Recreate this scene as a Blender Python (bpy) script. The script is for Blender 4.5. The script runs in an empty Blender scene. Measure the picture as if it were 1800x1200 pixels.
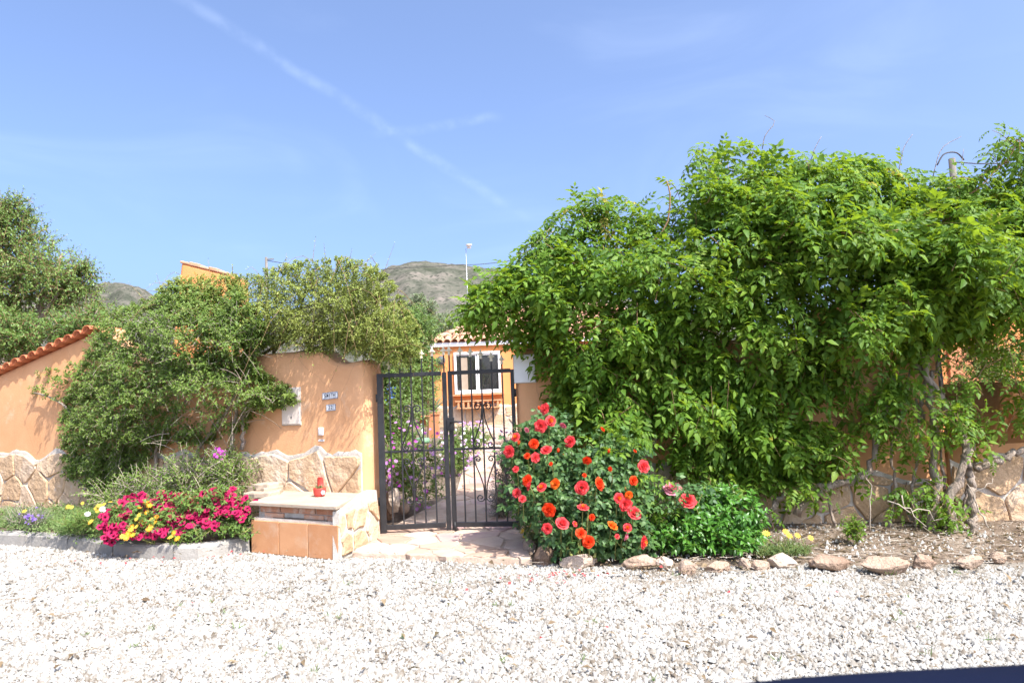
import bpy, bmesh, math, random
import numpy as np
from mathutils import Vector, Matrix

random.seed(7)
RNG = np.random.default_rng(11)
scene = bpy.context.scene
COL = scene.collection
R = math.radians

# ---------------------------------------------------------------- camera
FOC, CAM_Z = 1200.0, 1.38            # focal length in pixels of an 1800 px wide frame, eye height
PITCH, ROLL = math.atan(0.075), math.atan(0.040)
Fw = np.array([0, math.cos(PITCH), math.sin(PITCH)])
Up0 = np.array([0, -math.sin(PITCH), math.cos(PITCH)])
Rt0 = np.array([1.0, 0, 0])
CR = math.cos(ROLL) * Rt0 - math.sin(ROLL) * Up0
CU = math.sin(ROLL) * Rt0 + math.cos(ROLL) * Up0
CAM = np.array([0, 0, CAM_Z])
cam_d = bpy.data.cameras.new('camera')
cam = bpy.data.objects.new('camera', cam_d)
COL.objects.link(cam)
cam.matrix_world = Matrix(((CR[0], CU[0], -Fw[0], 0), (CR[1], CU[1], -Fw[1], 0), (CR[2], CU[2], -Fw[2], CAM_Z), (0, 0, 0, 1)))
cam_d.sensor_width = 36
cam_d.lens = 36 * FOC / 1800
cam_d.clip_end = 9000
cam_d.clip_start = 0.05
cam_d.dof.use_dof = True
cam_d.dof.focus_distance = 6.7
cam_d.dof.aperture_fstop = 4.8
scene.camera = cam

def ray(px, py):
    return Fw + CR * ((px - 900) / FOC) + CU * (-(py - 600) / FOC)
def at(px, py, Y):                   # the point that depth Y away along the line of sight through a place in the photo
    d = ray(px, py)
    return CAM + d * (Y / d[1])
def gr(px, py, z=0.0):               # where the line of sight meets the level z
    d = ray(px, py)
    return CAM + d * ((z - CAM_Z) / d[2])

# ---------------------------------------------------------------- sky, sun, exposure
SUN = np.array([0.40, -0.46, 0.80]); SUN /= np.linalg.norm(SUN)
world = bpy.data.worlds.new('World'); scene.world = world
world.use_nodes = True
wn, wl = world.node_tree.nodes, world.node_tree.links
wn.clear()
def wnode(t, **k):
    n = wn.new(t)
    for a, b in k.items(): setattr(n, a, b)
    return n
wout = wnode('ShaderNodeOutputWorld'); bg = wnode('ShaderNodeBackground')
sky = wnode('ShaderNodeTexSky'); sky.sky_type = 'NISHITA'; sky.sun_disc = False
sky.sun_elevation = math.asin(SUN[2]); sky.sun_rotation = math.atan2(SUN[0], SUN[1])
sky.altitude = 0; sky.air_density = 0.75; sky.dust_density = 5.5; sky.ozone_density = 10.0
bg.inputs['Strength'].default_value = 0.15
tc = wnode('ShaderNodeTexCoord')
def wmath(op, a, b=None, c=None):
    n = wnode('ShaderNodeMath', operation=op)
    for i, v in enumerate((a, b, c)):
        if v is None: continue
        if isinstance(v, (int, float)): n.inputs[i].default_value = v
        else: wl.new(v, n.inputs[i])
    return n.outputs[0]
def wdot(v):
    n = wnode('ShaderNodeVectorMath', operation='DOT_PRODUCT'); wl.new(tc.outputs['Generated'], n.inputs[0]); n.inputs[1].default_value = v
    return n.outputs['Value']
def wsmooth(v, lo, hi, a=0.0, b=1.0):
    n = wnode('ShaderNodeMapRange', interpolation_type='SMOOTHSTEP'); wl.new(v, n.inputs['Value'])
    n.inputs['From Min'].default_value = lo; n.inputs['From Max'].default_value = hi
    n.inputs['To Min'].default_value = a; n.inputs['To Max'].default_value = b
    return n.outputs[0]
def wnoise(scale, detail=4, stretch=None, dist=0.0):
    m = wnode('ShaderNodeMapping'); wl.new(tc.outputs['Generated'], m.inputs['Vector'])
    if stretch: m.inputs['Scale'].default_value = stretch
    n = wnode('ShaderNodeTexNoise'); n.inputs['Scale'].default_value = scale; n.inputs['Detail'].default_value = detail
    n.inputs['Distortion'].default_value = dist
    wl.new(m.outputs[0], n.inputs['Vector']); return n.outputs['Fac']
def trail(p0, p1, width, gain):      # an old vapour trail: a band along the great circle through two directions
    a, b = ray(*p0), ray(*p1); a /= np.linalg.norm(a); b /= np.linalg.norm(b)
    n = np.cross(a, b); n /= np.linalg.norm(n); t = b - a * np.dot(a, b); t /= np.linalg.norm(t); L = math.acos(np.dot(a, b))
    off = wmath('ADD', wmath('ABSOLUTE', wmath('ADD', wdot(n), wmath('MULTIPLY', wmath('SUBTRACT', wnoise(14, 4), 0.5), 0.014))), 0.0)
    band = wsmooth(off, 0.0, width, 1, 0)
    along = wmath('DIVIDE', wmath('ARCTAN2', wdot(t), wdot(a)), L)
    ends = wmath('MULTIPLY', wsmooth(along, -0.25, 0.12), wsmooth(along, 0.75, 1.1, 1, 0))
    puff = wsmooth(wnoise(26, 7), 0.36, 0.66, 0.15, 1)
    return wmath('MULTIPLY', wmath('MULTIPLY', band, wmath('MULTIPLY', ends, puff)), gain)
cl = wmath('ADD', trail((340, 10), (930, 385), 0.0120, 0.040), trail((690, 232), (880, 208), 0.010, 0.038))
cirrus = wmath('MULTIPLY', wsmooth(wnoise(2.6, 8, (1.0, 1.0, 3.2), 0.9), 0.46, 0.90), 0.05)
cl = wmath('MINIMUM', wmath('ADD', cl, cirrus), 0.7)
wmx = wnode('ShaderNodeMix', data_type='RGBA'); wl.new(cl, wmx.inputs['Factor'])
hs = wnode('ShaderNodeHueSaturation'); hs.inputs['Saturation'].default_value = 0.90; hs.inputs['Hue'].default_value = 0.4995; hs.inputs['Value'].default_value = 1.0
wl.new(sky.outputs[0], hs.inputs['Color'])
wl.new(hs.outputs[0], wmx.inputs[6]); wmx.inputs[7].default_value = (7.6, 8.3, 9.2, 1)
wl.new(wmx.outputs[2], bg.inputs['Color']); wl.new(bg.outputs[0], wout.inputs[0])

sd = bpy.data.lights.new('sun', 'SUN'); sd.energy = 3.2; sd.angle = R(0.5); sd.color = (1.0, 0.955, 0.89)
sun = bpy.data.objects.new('sun', sd); COL.objects.link(sun)
sun.rotation_euler = Vector(SUN.tolist()).to_track_quat('Z', 'Y').to_euler()
scene.view_settings.view_transform = 'Standard'; scene.view_settings.look = 'None'
scene.view_settings.exposure = 1.44; scene.view_settings.gamma = 1.0
scene.cycles.use_denoising = True
scene.cycles.max_bounces = 8; scene.cycles.transparent_max_bounces = 6
scene.cycles.sample_clamp_indirect = 8

# ---------------------------------------------------------------- helpers: objects
def tag(o, label=None, cat=None, group=None, kind=None):
    for k, v in (('label', label), ('category', cat), ('group', group), ('kind', kind)):
        if v: o[k] = v
    return o
def empty(name, loc):
    o = bpy.data.objects.new(name, None); COL.objects.link(o); o.location = loc; o.empty_display_size = 0.1
    return o
def thing(name, loc, label, cat, group=None):
    return tag(empty(name, tuple(loc)), label, cat, group)
def link(name, me, parent=None, loc=None):
    o = bpy.data.objects.new(name, me); COL.objects.link(o)
    if parent is not None: o.parent = parent
    if loc is not None: o.location = tuple(loc)
    return o
def wpos(parent):
    p = Vector((0, 0, 0))
    while parent is not None:
        p += parent.location; parent = parent.parent
    return np.array(p)
def mesh(name, V, F, mat, smooth=False):
    me = bpy.data.meshes.new(name)
    me.from_pydata([tuple(map(float, v)) for v in V], [], F)
    if mat: me.materials.append(mat)
    if smooth: me.polygons.foreach_set('use_smooth', np.ones(len(F), bool))
    me.update(); return me
def build(name, V, F, mat, parent=None, smooth=False):        # V in world coordinates
    V = np.asarray(V, float)
    base = wpos(parent)
    if parent is None:
        base = np.array([V[:, 0].mean(), V[:, 1].mean(), V[:, 2].min()])
    o = link(name, mesh(name, V - base, F, mat, smooth), parent)
    if parent is None: o.location = tuple(base)
    return o
def npmesh(name, V, F, mats, smooth=False, midx=None):        # all faces the same size, numpy in
    me = bpy.data.meshes.new(name)
    nv, (nf, k) = len(V), F.shape
    me.vertices.add(nv); me.vertices.foreach_set('co', np.ascontiguousarray(V, np.float32).ravel())
    me.loops.add(nf * k); me.loops.foreach_set('vertex_index', np.ascontiguousarray(F, np.int32).ravel())
    me.polygons.add(nf); me.polygons.foreach_set('loop_start', np.arange(0, nf * k, k, dtype=np.int32))
    if smooth: me.polygons.foreach_set('use_smooth', np.ones(nf, bool))
    for m in (mats if isinstance(mats, (list, tuple)) else [mats]): me.materials.append(m)
    if midx is not None: me.polygons.foreach_set('material_index', np.ascontiguousarray(midx, np.int32))
    me.update(calc_edges=True)
    return me
def unit(a):
    a = np.asarray(a, float); return a / np.maximum(np.linalg.norm(a, axis=-1, keepdims=True), 1e-9)
class MB:
    def __init__(s): s.V, s.F = [], []
    def add(s, V, F):
        n = len(s.V); s.V += [tuple(map(float, v)) for v in V]; s.F += [tuple(i + n for i in f) for f in F]; return s
    def box(s, c, size, M=None):
        x, y, z = (q / 2 for q in size)
        V = np.array([(-x, -y, -z), (x, -y, -z), (x, y, -z), (-x, y, -z), (-x, -y, z), (x, -y, z), (x, y, z), (-x, y, z)])
        if M is not None: V = V @ np.asarray(M).T
        return s.add(V + np.asarray(c), [(0, 3, 2, 1), (4, 5, 6, 7), (0, 1, 5, 4), (1, 2, 6, 5), (2, 3, 7, 6), (3, 0, 4, 7)])
    def tube(s, P, r, n=6, cap=True):
        P = np.asarray(P, float); m = len(P)
        r = np.full(m, r) if np.isscalar(r) else np.asarray(r, float)
        T = unit(np.gradient(P, axis=0)); ref = np.array([0.31, 0.17, 0.93])
        if abs(np.dot(T[0], unit(ref))) > 0.9: ref = np.array([1.0, 0.1, 0])
        V = []
        A = unit(np.cross(T[0], ref))
        for i in range(m):
            A = unit(A - T[i] * np.dot(A, T[i])); B = np.cross(T[i], A)
            for k in range(n):
                a = 2 * math.pi * k / n
                V.append(P[i] + r[i] * (A * math.cos(a) + B * math.sin(a)))
        F = [(i * n + k, i * n + (k + 1) % n, (i + 1) * n + (k + 1) % n, (i + 1) * n + k) for i in range(m - 1) for k in range(n)]
        if cap: F += [tuple(range(n - 1, -1, -1)), tuple(range((m - 1) * n, m * n))]
        return s.add(V, F)
    def lathe(s, prof, c, n=20):
        V, F = [], []
        for (r, z) in prof:
            for k in range(n): V.append((c[0] + r * math.cos(2 * math.pi * k / n), c[1] + r * math.sin(2 * math.pi * k / n), c[2] + z))
        for i in range(len(prof) - 1):
            for k in range(n): F.append((i * n + k, i * n + (k + 1) % n, (i + 1) * n + (k + 1) % n, (i + 1) * n + k))
        return s.add(V, F)
    def build(s, name, mat, parent=None, smooth=False, bevel=0.0, seg=2):
        o = build(name, s.V, s.F, mat, parent, smooth)
        if bevel:
            b = o.modifiers.new('edge', 'BEVEL'); b.width = bevel; b.segments = seg; b.limit_method = 'ANGLE'; b.angle_limit = R(40)
        return o

# ---------------------------------------------------------------- helpers: materials
def mat_new(name):
    m = bpy.data.materials.new(name); m.use_nodes = True
    nt = m.node_tree; nt.nodes.clear()
    return m, nt.nodes, nt.links
def ramp(N, stops):
    r = N.new('ShaderNodeValToRGB'); e = r.color_ramp.elements
    while len(e) < len(stops): e.new(0.5)
    for i, (p, c) in enumerate(stops): e[i].position = p; e[i].color = (*c, 1)
    return r
def surface(name, stops, scale=6.0, detail=6, rough=0.8, bump=0.3, bscale=None, bdist=0.01, spec=0.3, island=0.0, objrand=0.0, metallic=0.0, stain=None, stretch=None, coords='Object', big=0.0, streak=False):
    m, N, L = mat_new(name)
    out = N.new('ShaderNodeOutputMaterial'); p = N.new('ShaderNodeBsdfPrincipled'); L.new(p.outputs[0], out.inputs[0])
    t = N.new('ShaderNodeTexCoord'); mp = N.new('ShaderNodeMapping'); L.new(t.outputs[coords], mp.inputs[0])
    if stretch: mp.inputs['Scale'].default_value = stretch
    oi = N.new('ShaderNodeObjectInfo')
    if objrand:
        ad = N.new('ShaderNodeVectorMath'); ad.operation = 'SCALE'; ad.inputs[0].default_value = (37, 19, 53); L.new(oi.outputs['Random'], ad.inputs['Scale'])
        L.new(ad.outputs[0], mp.inputs['Location'])
    nz = N.new('ShaderNodeTexNoise'); nz.inputs['Scale'].default_value = scale; nz.inputs['Detail'].default_value = detail; nz.inputs['Roughness'].default_value = 0.62
    L.new(mp.outputs[0], nz.inputs['Vector'])
    fac = nz.outputs['Fac']
    def addr(fac, src, amt):
        a = N.new('ShaderNodeMath'); a.operation = 'MULTIPLY_ADD'; a.inputs[1].default_value = amt
        b = N.new('ShaderNodeMath'); b.operation = 'SUBTRACT'; L.new(src, b.inputs[0]); b.inputs[1].default_value = 0.5
        L.new(b.outputs[0], a.inputs[0]); L.new(fac, a.inputs[2]); return a.outputs[0]
    if island:
        g = N.new('ShaderNodeNewGeometry'); fac = addr(fac, g.outputs['Random Per Island'], island)
    if objrand: fac = addr(fac, oi.outputs['Random'], objrand)
    if big:
        n2 = N.new('ShaderNodeTexNoise'); n2.inputs['Scale'].default_value = scale * 0.17; n2.inputs['Detail'].default_value = 3; L.new(mp.outputs[0], n2.inputs['Vector'])
        fac = addr(fac, n2.outputs['Fac'], big)
    r = ramp(N, stops); L.new(fac, r.inputs[0]); col = r.outputs[0]
    if stain:
        sc, lo, hi, c, amt = stain
        n3 = N.new('ShaderNodeTexNoise'); n3.inputs['Scale'].default_value = sc; n3.inputs['Detail'].default_value = 7; n3.inputs['Roughness'].default_value = 0.7; L.new(mp.outputs[0], n3.inputs['Vector'])
        mr = N.new('ShaderNodeMapRange'); mr.inputs['From Min'].default_value = lo; mr.inputs['From Max'].default_value = hi; mr.inputs['To Max'].default_value = amt; L.new(n3.outputs['Fac'], mr.inputs['Value'])
        mx = N.new('ShaderNodeMix'); mx.data_type = 'RGBA'; L.new(mr.outputs[0], mx.inputs['Factor']); L.new(col, mx.inputs[6]); mx.inputs[7].default_value = (*c, 1); col = mx.outputs[2]
    if streak:                                       # old rain streaks and hairline cracks in the render
        m2 = N.new('ShaderNodeMapping'); L.new(t.outputs[coords], m2.inputs[0]); m2.inputs['Scale'].default_value = (9, 9, .7)
        n4 = N.new('ShaderNodeTexNoise'); n4.inputs['Scale'].default_value = 1.0; n4.inputs['Detail'].default_value = 6; L.new(m2.outputs[0], n4.inputs['Vector'])
        r4 = N.new('ShaderNodeMapRange'); r4.inputs['From Min'].default_value = .56; r4.inputs['From Max'].default_value = .80; r4.inputs['To Max'].default_value = .38; L.new(n4.outputs['Fac'], r4.inputs['Value'])
        x4 = N.new('ShaderNodeMix'); x4.data_type = 'RGBA'; L.new(r4.outputs[0], x4.inputs['Factor']); L.new(col, x4.inputs[6]); x4.inputs[7].default_value = (.45, .27, .15, 1); col = x4.outputs[2]
        v4 = N.new('ShaderNodeTexVoronoi'); v4.feature = 'DISTANCE_TO_EDGE'; v4.inputs['Scale'].default_value = 1.3; ms = N.new('ShaderNodeMix'); ms.data_type = 'RGBA'; ms.inputs['Factor'].default_value = .12; L.new(t.outputs[coords], ms.inputs[6]); L.new(nz.outputs['Color'], ms.inputs[7]); L.new(ms.outputs[2], v4.inputs['Vector'])
        c4 = N.new('ShaderNodeMapRange'); c4.inputs['From Max'].default_value = .006; c4.inputs['To Min'].default_value = .30; c4.inputs['To Max'].default_value = 0; L.new(v4.outputs['Distance'], c4.inputs['Value'])
        x5 = N.new('ShaderNodeMix'); x5.data_type = 'RGBA'; L.new(c4.outputs[0], x5.inputs['Factor']); L.new(col, x5.inputs[6]); x5.inputs[7].default_value = (.30, .17, .09, 1); col = x5.outputs[2]
    L.new(col, p.inputs['Base Color'])
    p.inputs['Roughness'].default_value = rough; p.inputs['Specular IOR Level'].default_value = spec; p.inputs['Metallic'].default_value = metallic
    if bump:
        nb = N.new('ShaderNodeTexNoise'); nb.inputs['Scale'].default_value = bscale or scale * 6; nb.inputs['Detail'].default_value = 5; nb.inputs['Roughness'].default_value = 0.6; L.new(mp.outputs[0], nb.inputs['Vector'])
        bp = N.new('ShaderNodeBump'); bp.inputs['Strength'].default_value = bump; bp.inputs['Distance'].default_value = bdist
        L.new(nb.outputs['Fac'], bp.inputs['Height']); L.new(bp.outputs[0], p.inputs['Normal'])
    return m
def leafmat(name, stops, trans=(0.25, 0.42, 0.05), tfac=0.35, rough=0.42, spec=0.4, nscale=1.6, nfac=0.55):
    m, N, L = mat_new(name)
    out = N.new('ShaderNodeOutputMaterial'); p = N.new('ShaderNodeBsdfPrincipled'); tr = N.new('ShaderNodeBsdfTranslucent'); mx = N.new('ShaderNodeMixShader')
    g = N.new('ShaderNodeNewGeometry'); oi = N.new('ShaderNodeObjectInfo'); nz = N.new('ShaderNodeTexNoise')
    nz.inputs['Scale'].default_value = nscale; nz.inputs['Detail'].default_value = 3; L.new(g.outputs['Position'], nz.inputs['Vector'])
    a = N.new('ShaderNodeMath'); a.operation = 'MULTIPLY_ADD'; a.inputs[1].default_value = 0.5; L.new(g.outputs['Random Per Island'], a.inputs[0])
    b = N.new('ShaderNodeMath'); b.operation = 'MULTIPLY'; b.inputs[1].default_value = nfac; L.new(nz.outputs['Fac'], b.inputs[0]); L.new(b.outputs[0], a.inputs[2])
    r = ramp(N, stops); L.new(a.outputs[0], r.inputs[0])
    L.new(r.outputs[0], p.inputs['Base Color']); p.inputs['Roughness'].default_value = rough; p.inputs['Specular IOR Level'].default_value = spec
    tm = N.new('ShaderNodeMix'); tm.data_type = 'RGBA'; tm.inputs['Factor'].default_value = 0.6; L.new(r.outputs[0], tm.inputs[6]); tm.inputs[7].default_value = (*trans, 1)
    L.new(tm.outputs[2], tr.inputs['Color']); mx.inputs[0].default_value = tfac
    L.new(p.outputs[0], mx.inputs[1]); L.new(tr.outputs[0], mx.inputs[2]); L.new(mx.outputs[0], out.inputs[0])
    return m

M = {}
M['stucco'] = surface('orange_render', [(0.25, (0.60, 0.300, 0.140)), (0.75, (0.70, 0.388, 0.205))], 2.2, 8, 0.9, 0.55, 60, 0.006, 0.15, stain=(3.2, 0.60, 0.80, (0.68, 0.52, 0.38), 0.75), coords='Object', big=0.6, streak=True)
M['stucco_house'] = surface('house_render', [(0.3, (0.64, 0.245, 0.085)), (0.7, (0.70, 0.29, 0.11))], 1.5, 6, 0.9, 0.4, 50, 0.006, 0.15)
M['mortar'] = surface('pale_mortar', [(0.3, (0.42, 0.37, 0.31)), (0.7, (0.60, 0.55, 0.48))], 14, 7, 0.95, 0.8, 70, 0.01, 0.1)
M['stone'] = surface('tan_stone', [(0.12, (0.40, 0.26, 0.145)), (0.45, (0.52, 0.355, 0.215)), (0.68, (0.58, 0.43, 0.295)), (0.95, (0.52, 0.45, 0.38))], 3.5, 9, 0.85, 1.0, 9, 0.045, 0.2, objrand=0.5, stain=(7, 0.60, 0.72, (0.55, 0.50, 0.45), 0.6))
M['flag'] = surface('flagstone', [(0.1, (0.34, 0.22, 0.16)), (0.4, (0.44, 0.31, 0.23)), (0.62, (0.52, 0.39, 0.30)), (0.9, (0.39, 0.26, 0.24))], 3.0, 8, 0.85, 0.5, 22, 0.012, 0.2, objrand=0.75, stain=(5, 0.55, 0.75, (0.36, 0.25, 0.18), 0.5))
M['grout'] = surface('path_grout', [(0.3, (0.36, 0.26, 0.19)), (0.7, (0.52, 0.41, 0.32))], 9, 7, 0.95, 0.8, 60, 0.01, 0.1)
M['paleslab'] = surface('pale_slab', [(0.2, (0.33, 0.25, 0.18)), (0.8, (0.46, 0.37, 0.28))], 5, 8, 0.9, 0.6, 30, 0.008, 0.15, objrand=0.4, stain=(6, 0.55, 0.75, (0.38, 0.30, 0.23), 0.5))
M['tile'] = surface('terracotta_floor_tile', [(0.25, (0.44, 0.195, 0.085)), (0.75, (0.56, 0.285, 0.14))], 4, 8, 0.6, 0.35, 40, 0.004, 0.3, objrand=0.3, stain=(5.0, 0.52, 0.75, (0.55, 0.40, 0.28), 0.6))
M['brick'] = surface('old_brick', [(0.2, (0.42, 0.20, 0.12)), (0.8, (0.60, 0.34, 0.22))], 8, 7, 0.9, 0.7, 40, 0.01, 0.15, objrand=0.6, stain=(9, 0.5, 0.65, (0.58, 0.50, 0.42), 0.7))
M['redtile'] = surface('red_roof_tile', [(0.2, (0.42, 0.115, 0.050)), (0.8, (0.56, 0.19, 0.085))], 5, 6, 0.75, 0.4, 30, 0.006, 0.25, objrand=0.5)
M['rooftile'] = surface('pale_roof_tile', [(0.2, (0.44, 0.215, 0.125)), (0.5, (0.51, 0.285, 0.175)), (0.85, (0.52, 0.33, 0.225))], 4, 7, 0.85, 0.5, 26, 0.008, 0.2, objrand=0.35)
M['white'] = surface('white_paint', [(0.3, (0.72, 0.71, 0.69)), (0.7, (0.80, 0.79, 0.77))], 3, 5, 0.5, 0.1, 40, 0.002, 0.4)
M['boxdoor'] = surface('cream_panel', [(0.3, (0.62, 0.52, 0.43)), (0.7, (0.70, 0.60, 0.51))], 2.5, 6, 0.6, 0.15, 40, 0.002, 0.3)
M['iron'] = surface('black_iron', [(0.3, (0.012, 0.012, 0.013)), (0.75, (0.030, 0.029, 0.030))], 18, 7, 0.42, 0.4, 60, 0.002, 0.5, stain=(12, 0.66, 0.8, (0.09, 0.07, 0.06), 0.5))
M['gold'] = surface('pale_gilt', [(0.3, (0.60, 0.52, 0.37)), (0.7, (0.74, 0.67, 0.52))], 20, 5, 0.45, 0.2, 60, 0.002, 0.5)
M['bark'] = surface('grey_bark', [(0.2, (0.17, 0.125, 0.095)), (0.5, (0.34, 0.27, 0.21)), (0.85, (0.50, 0.42, 0.35))], 9, 9, 0.9, 1.0, 26, 0.03, 0.15, stretch=(2.5, 2.5, 0.55))
M['twig'] = surface('brown_twig', [(0.2, (0.15, 0.085, 0.045)), (0.8, (0.30, 0.19, 0.10))], 12, 4, 0.8, 0.2, 50, 0.003, 0.2, island=0.6)
M['greytwig'] = surface('dry_twig', [(0.2, (0.24, 0.19, 0.14)), (0.8, (0.46, 0.39, 0.31))], 12, 4, 0.85, 0.2, 50, 0.003, 0.15, island=0.6)
M['greentwig'] = surface('green_twig', [(0.2, (0.12, 0.14, 0.03)), (0.8, (0.25, 0.25, 0.075))], 12, 4, 0.8, 0.0, island=0.7)
M['soil'] = surface('dry_soil', [(0.2, (0.085, 0.062, 0.045)), (0.5, (0.18, 0.135, 0.098)), (0.85, (0.33, 0.265, 0.205))], 9, 10, 0.97, 1.0, 50, 0.02, 0.05, big=0.6)
M['road'] = surface('gravel_dust', [(0.2, (0.20, 0.165, 0.125)), (0.5, (0.28, 0.245, 0.20)), (0.85, (0.36, 0.325, 0.28))], 24, 10, 0.97, 1.0, 70, 0.02, 0.05, big=0.5)
M['pebble'] = surface('pale_pebble', [(0.03, (0.145, 0.118, 0.088)), (0.22, (0.235, 0.212, 0.178)), (0.55, (0.315, 0.298, 0.265)), (0.95, (0.415, 0.40, 0.37))], 22, 4, 0.9, 0.0, spec=0.15, island=0.85, big=0.9)
M['rock'] = surface('border_rock', [(0.15, (0.22, 0.145, 0.10)), (0.5, (0.35, 0.25, 0.18)), (0.85, (0.46, 0.37, 0.29))], 4, 10, 0.92, 1.0, 18, 0.04, 0.15, objrand=0.8)
M['kerb'] = surface('kerb_concrete', [(0.2, (0.22, 0.20, 0.175)), (0.8, (0.33, 0.305, 0.27))], 5, 9, 0.93, 0.7, 40, 0.01, 0.1, objrand=0.3, stain=(3, 0.58, 0.75, (0.30, 0.25, 0.20), 0.45))
M['redpot'] = surface('red_glazed_pot', [(0.3, (0.60, 0.045, 0.035)), (0.7, (0.68, 0.075, 0.055))], 6, 4, 0.45, 0.1, 40, 0.002, 0.45)
M['blue'] = surface('pale_blue_paint', [(0.3, (0.30, 0.55, 0.62)), (0.7, (0.42, 0.68, 0.72))], 6, 3, 0.5, 0.0)
M['terracotta'] = surface('terracotta_pot', [(0.25, (0.46, 0.17, 0.075)), (0.75, (0.58, 0.26, 0.13))], 5, 6, 0.8, 0.3, 40, 0.004, 0.2)
M['hosegreen'] = surface('green_plastic', [(0.3, (0.12, 0.25, 0.14)), (0.7, (0.20, 0.34, 0.20))], 5, 3, 0.5, 0.0)
M['metal'] = surface('galvanised_steel', [(0.3, (0.42, 0.43, 0.44)), (0.7, (0.58, 0.59, 0.60))], 8, 5, 0.4, 0.1, 50, 0.002, 0.5, metallic=0.6)
M['darkpost'] = surface('dark_grey_post', [(0.3, (0.055, 0.062, 0.072)), (0.7, (0.11, 0.12, 0.13))], 9, 6, 0.6, 0.2, 50, 0.002, 0.3)
M['wire'] = surface('dark_wire', [(0.3, (0.035, 0.035, 0.035)), (0.7, (0.08, 0.075, 0.07))], 9, 3, 0.6, 0.0)
M['woodpole'] = surface('weathered_pole', [(0.3, (0.12, 0.105, 0.09)), (0.7, (0.20, 0.18, 0.155))], 6, 7, 0.9, 0.4, 30, 0.01, 0.1, stretch=(4, 4, 0.5))
M['car'] = surface('navy_car_paint', [(0.3, (0.004, 0.006, 0.018)), (0.7, (0.006, 0.009, 0.026))], 2, 2, 0.7, 0.0, spec=0.06)
M['rubber'] = surface('tyre_rubber', [(0.3, (0.012, 0.012, 0.012)), (0.7, (0.03, 0.03, 0.03))], 20, 4, 0.85, 0.3, 60, 0.003, 0.2)
M['ink'] = surface('dark_blue_glaze', [(0.3, (0.022, 0.026, 0.045)), (0.7, (0.03, 0.035, 0.06))], 9, 2, 0.4, 0.0)
M['glaze'] = surface('white_glaze', [(0.3, (0.66, 0.67, 0.67)), (0.7, (0.74, 0.74, 0.73))], 30, 4, 0.25, 0.0, spec=0.5)
M['glazeedge'] = surface('blue_grey_glaze', [(0.35, (0.10, 0.13, 0.19)), (0.6, (0.45, 0.50, 0.55))], 90, 3, 0.3, 0.0, spec=0.5)
M['hill'] = None
def glassmat():
    m, N, L = mat_new('window_glass'); out = N.new('ShaderNodeOutputMaterial'); p = N.new('ShaderNodeBsdfPrincipled')
    p.inputs['Base Color'].default_value = (0.02, 0.025, 0.025, 1); p.inputs['Roughness'].default_value = 0.04; p.inputs['Specular IOR Level'].default_value = 0.8
    L.new(p.outputs[0], out.inputs[0]); return m
M['glass'] = glassmat()
def panemat():
    m, N, L = mat_new('clear_pane'); out = N.new('ShaderNodeOutputMaterial'); t = N.new('ShaderNodeBsdfTransparent'); g = N.new('ShaderNodeBsdfGlossy'); g.inputs['Roughness'].default_value = .03; x = N.new('ShaderNodeMixShader'); x.inputs[0].default_value = .07
    L.new(t.outputs[0], x.inputs[1]); L.new(g.outputs[0], x.inputs[2]); L.new(x.outputs[0], out.inputs[0]); return m
M['pane'] = panemat()

# leaves: stops run dark to bright, chosen leaf by leaf
M['vine'] = leafmat('trumpet_vine_leaf', [(0.1, (0.036, 0.092, 0.011)), (0.45, (0.082, 0.170, 0.017)), (0.72, (0.150, 0.255, 0.030)), (0.97, (0.31, 0.38, 0.06))], (0.40, 0.53, 0.02), 0.40, 0.5, 0.22)
M['yellowed'] = leafmat('yellowed_leaf', [(0.1, (0.26, 0.24, 0.04)), (0.6, (0.38, 0.34, 0.06)), (1.0, (0.30, 0.17, 0.06))], (0.5, 0.45, 0.06), 0.35, 0.5, 0.2)
M['jasmine'] = leafmat('climber_leaf', [(0.1, (0.055, 0.105, 0.018)), (0.5, (0.12, 0.192, 0.034)), (0.8, (0.195, 0.262, 0.055)), (1.0, (0.28, 0.32, 0.085))], (0.26, 0.36, 0.04), 0.32, 0.5, 0.25)
M['plumbago'] = leafmat('yellow_green_leaf', [(0.1, (0.13, 0.175, 0.035)), (0.5, (0.24, 0.295, 0.06)), (0.85, (0.33, 0.375, 0.09)), (1.0, (0.40, 0.39, 0.12))], (0.34, 0.38, 0.06), 0.32, 0.5, 0.3)
M['hedge'] = leafmat('hedge_leaf', [(0.1, (0.05, 0.11, 0.022)), (0.5, (0.12, 0.205, 0.045)), (1.0, (0.22, 0.31, 0.075))], (0.24, 0.36, 0.05), 0.32, 0.45, 0.35)
M['tree'] = leafmat('tree_leaf', [(0.1, (0.07, 0.135, 0.026)), (0.5, (0.145, 0.235, 0.048)), (0.85, (0.22, 0.30, 0.078)), (1.0, (0.31, 0.24, 0.11))], (0.22, 0.34, 0.06), 0.30, 0.45, 0.4)
M['olive'] = leafmat('olive_leaf', [(0.1, (0.09, 0.125, 0.06)), (0.6, (0.17, 0.215, 0.105)), (1.0, (0.27, 0.31, 0.18))], (0.2, 0.28, 0.1), 0.25, 0.5, 0.3)
M['rose_leaf'] = leafmat('rose_leaf', [(0.1, (0.022, 0.060, 0.020)), (0.5, (0.055, 0.120, 0.035)), (0.85, (0.115, 0.20, 0.055)), (1.0, (0.17, 0.26, 0.07))], (0.18, 0.32, 0.05), 0.22, 0.5, 0.3)
M['glossy'] = leafmat('glossy_shrub_leaf', [(0.1, (0.030, 0.10, 0.014)), (0.5, (0.065, 0.18, 0.022)), (1.0, (0.13, 0.29, 0.04))], (0.25, 0.45, 0.04), 0.28, 0.38, 0.45)
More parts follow.
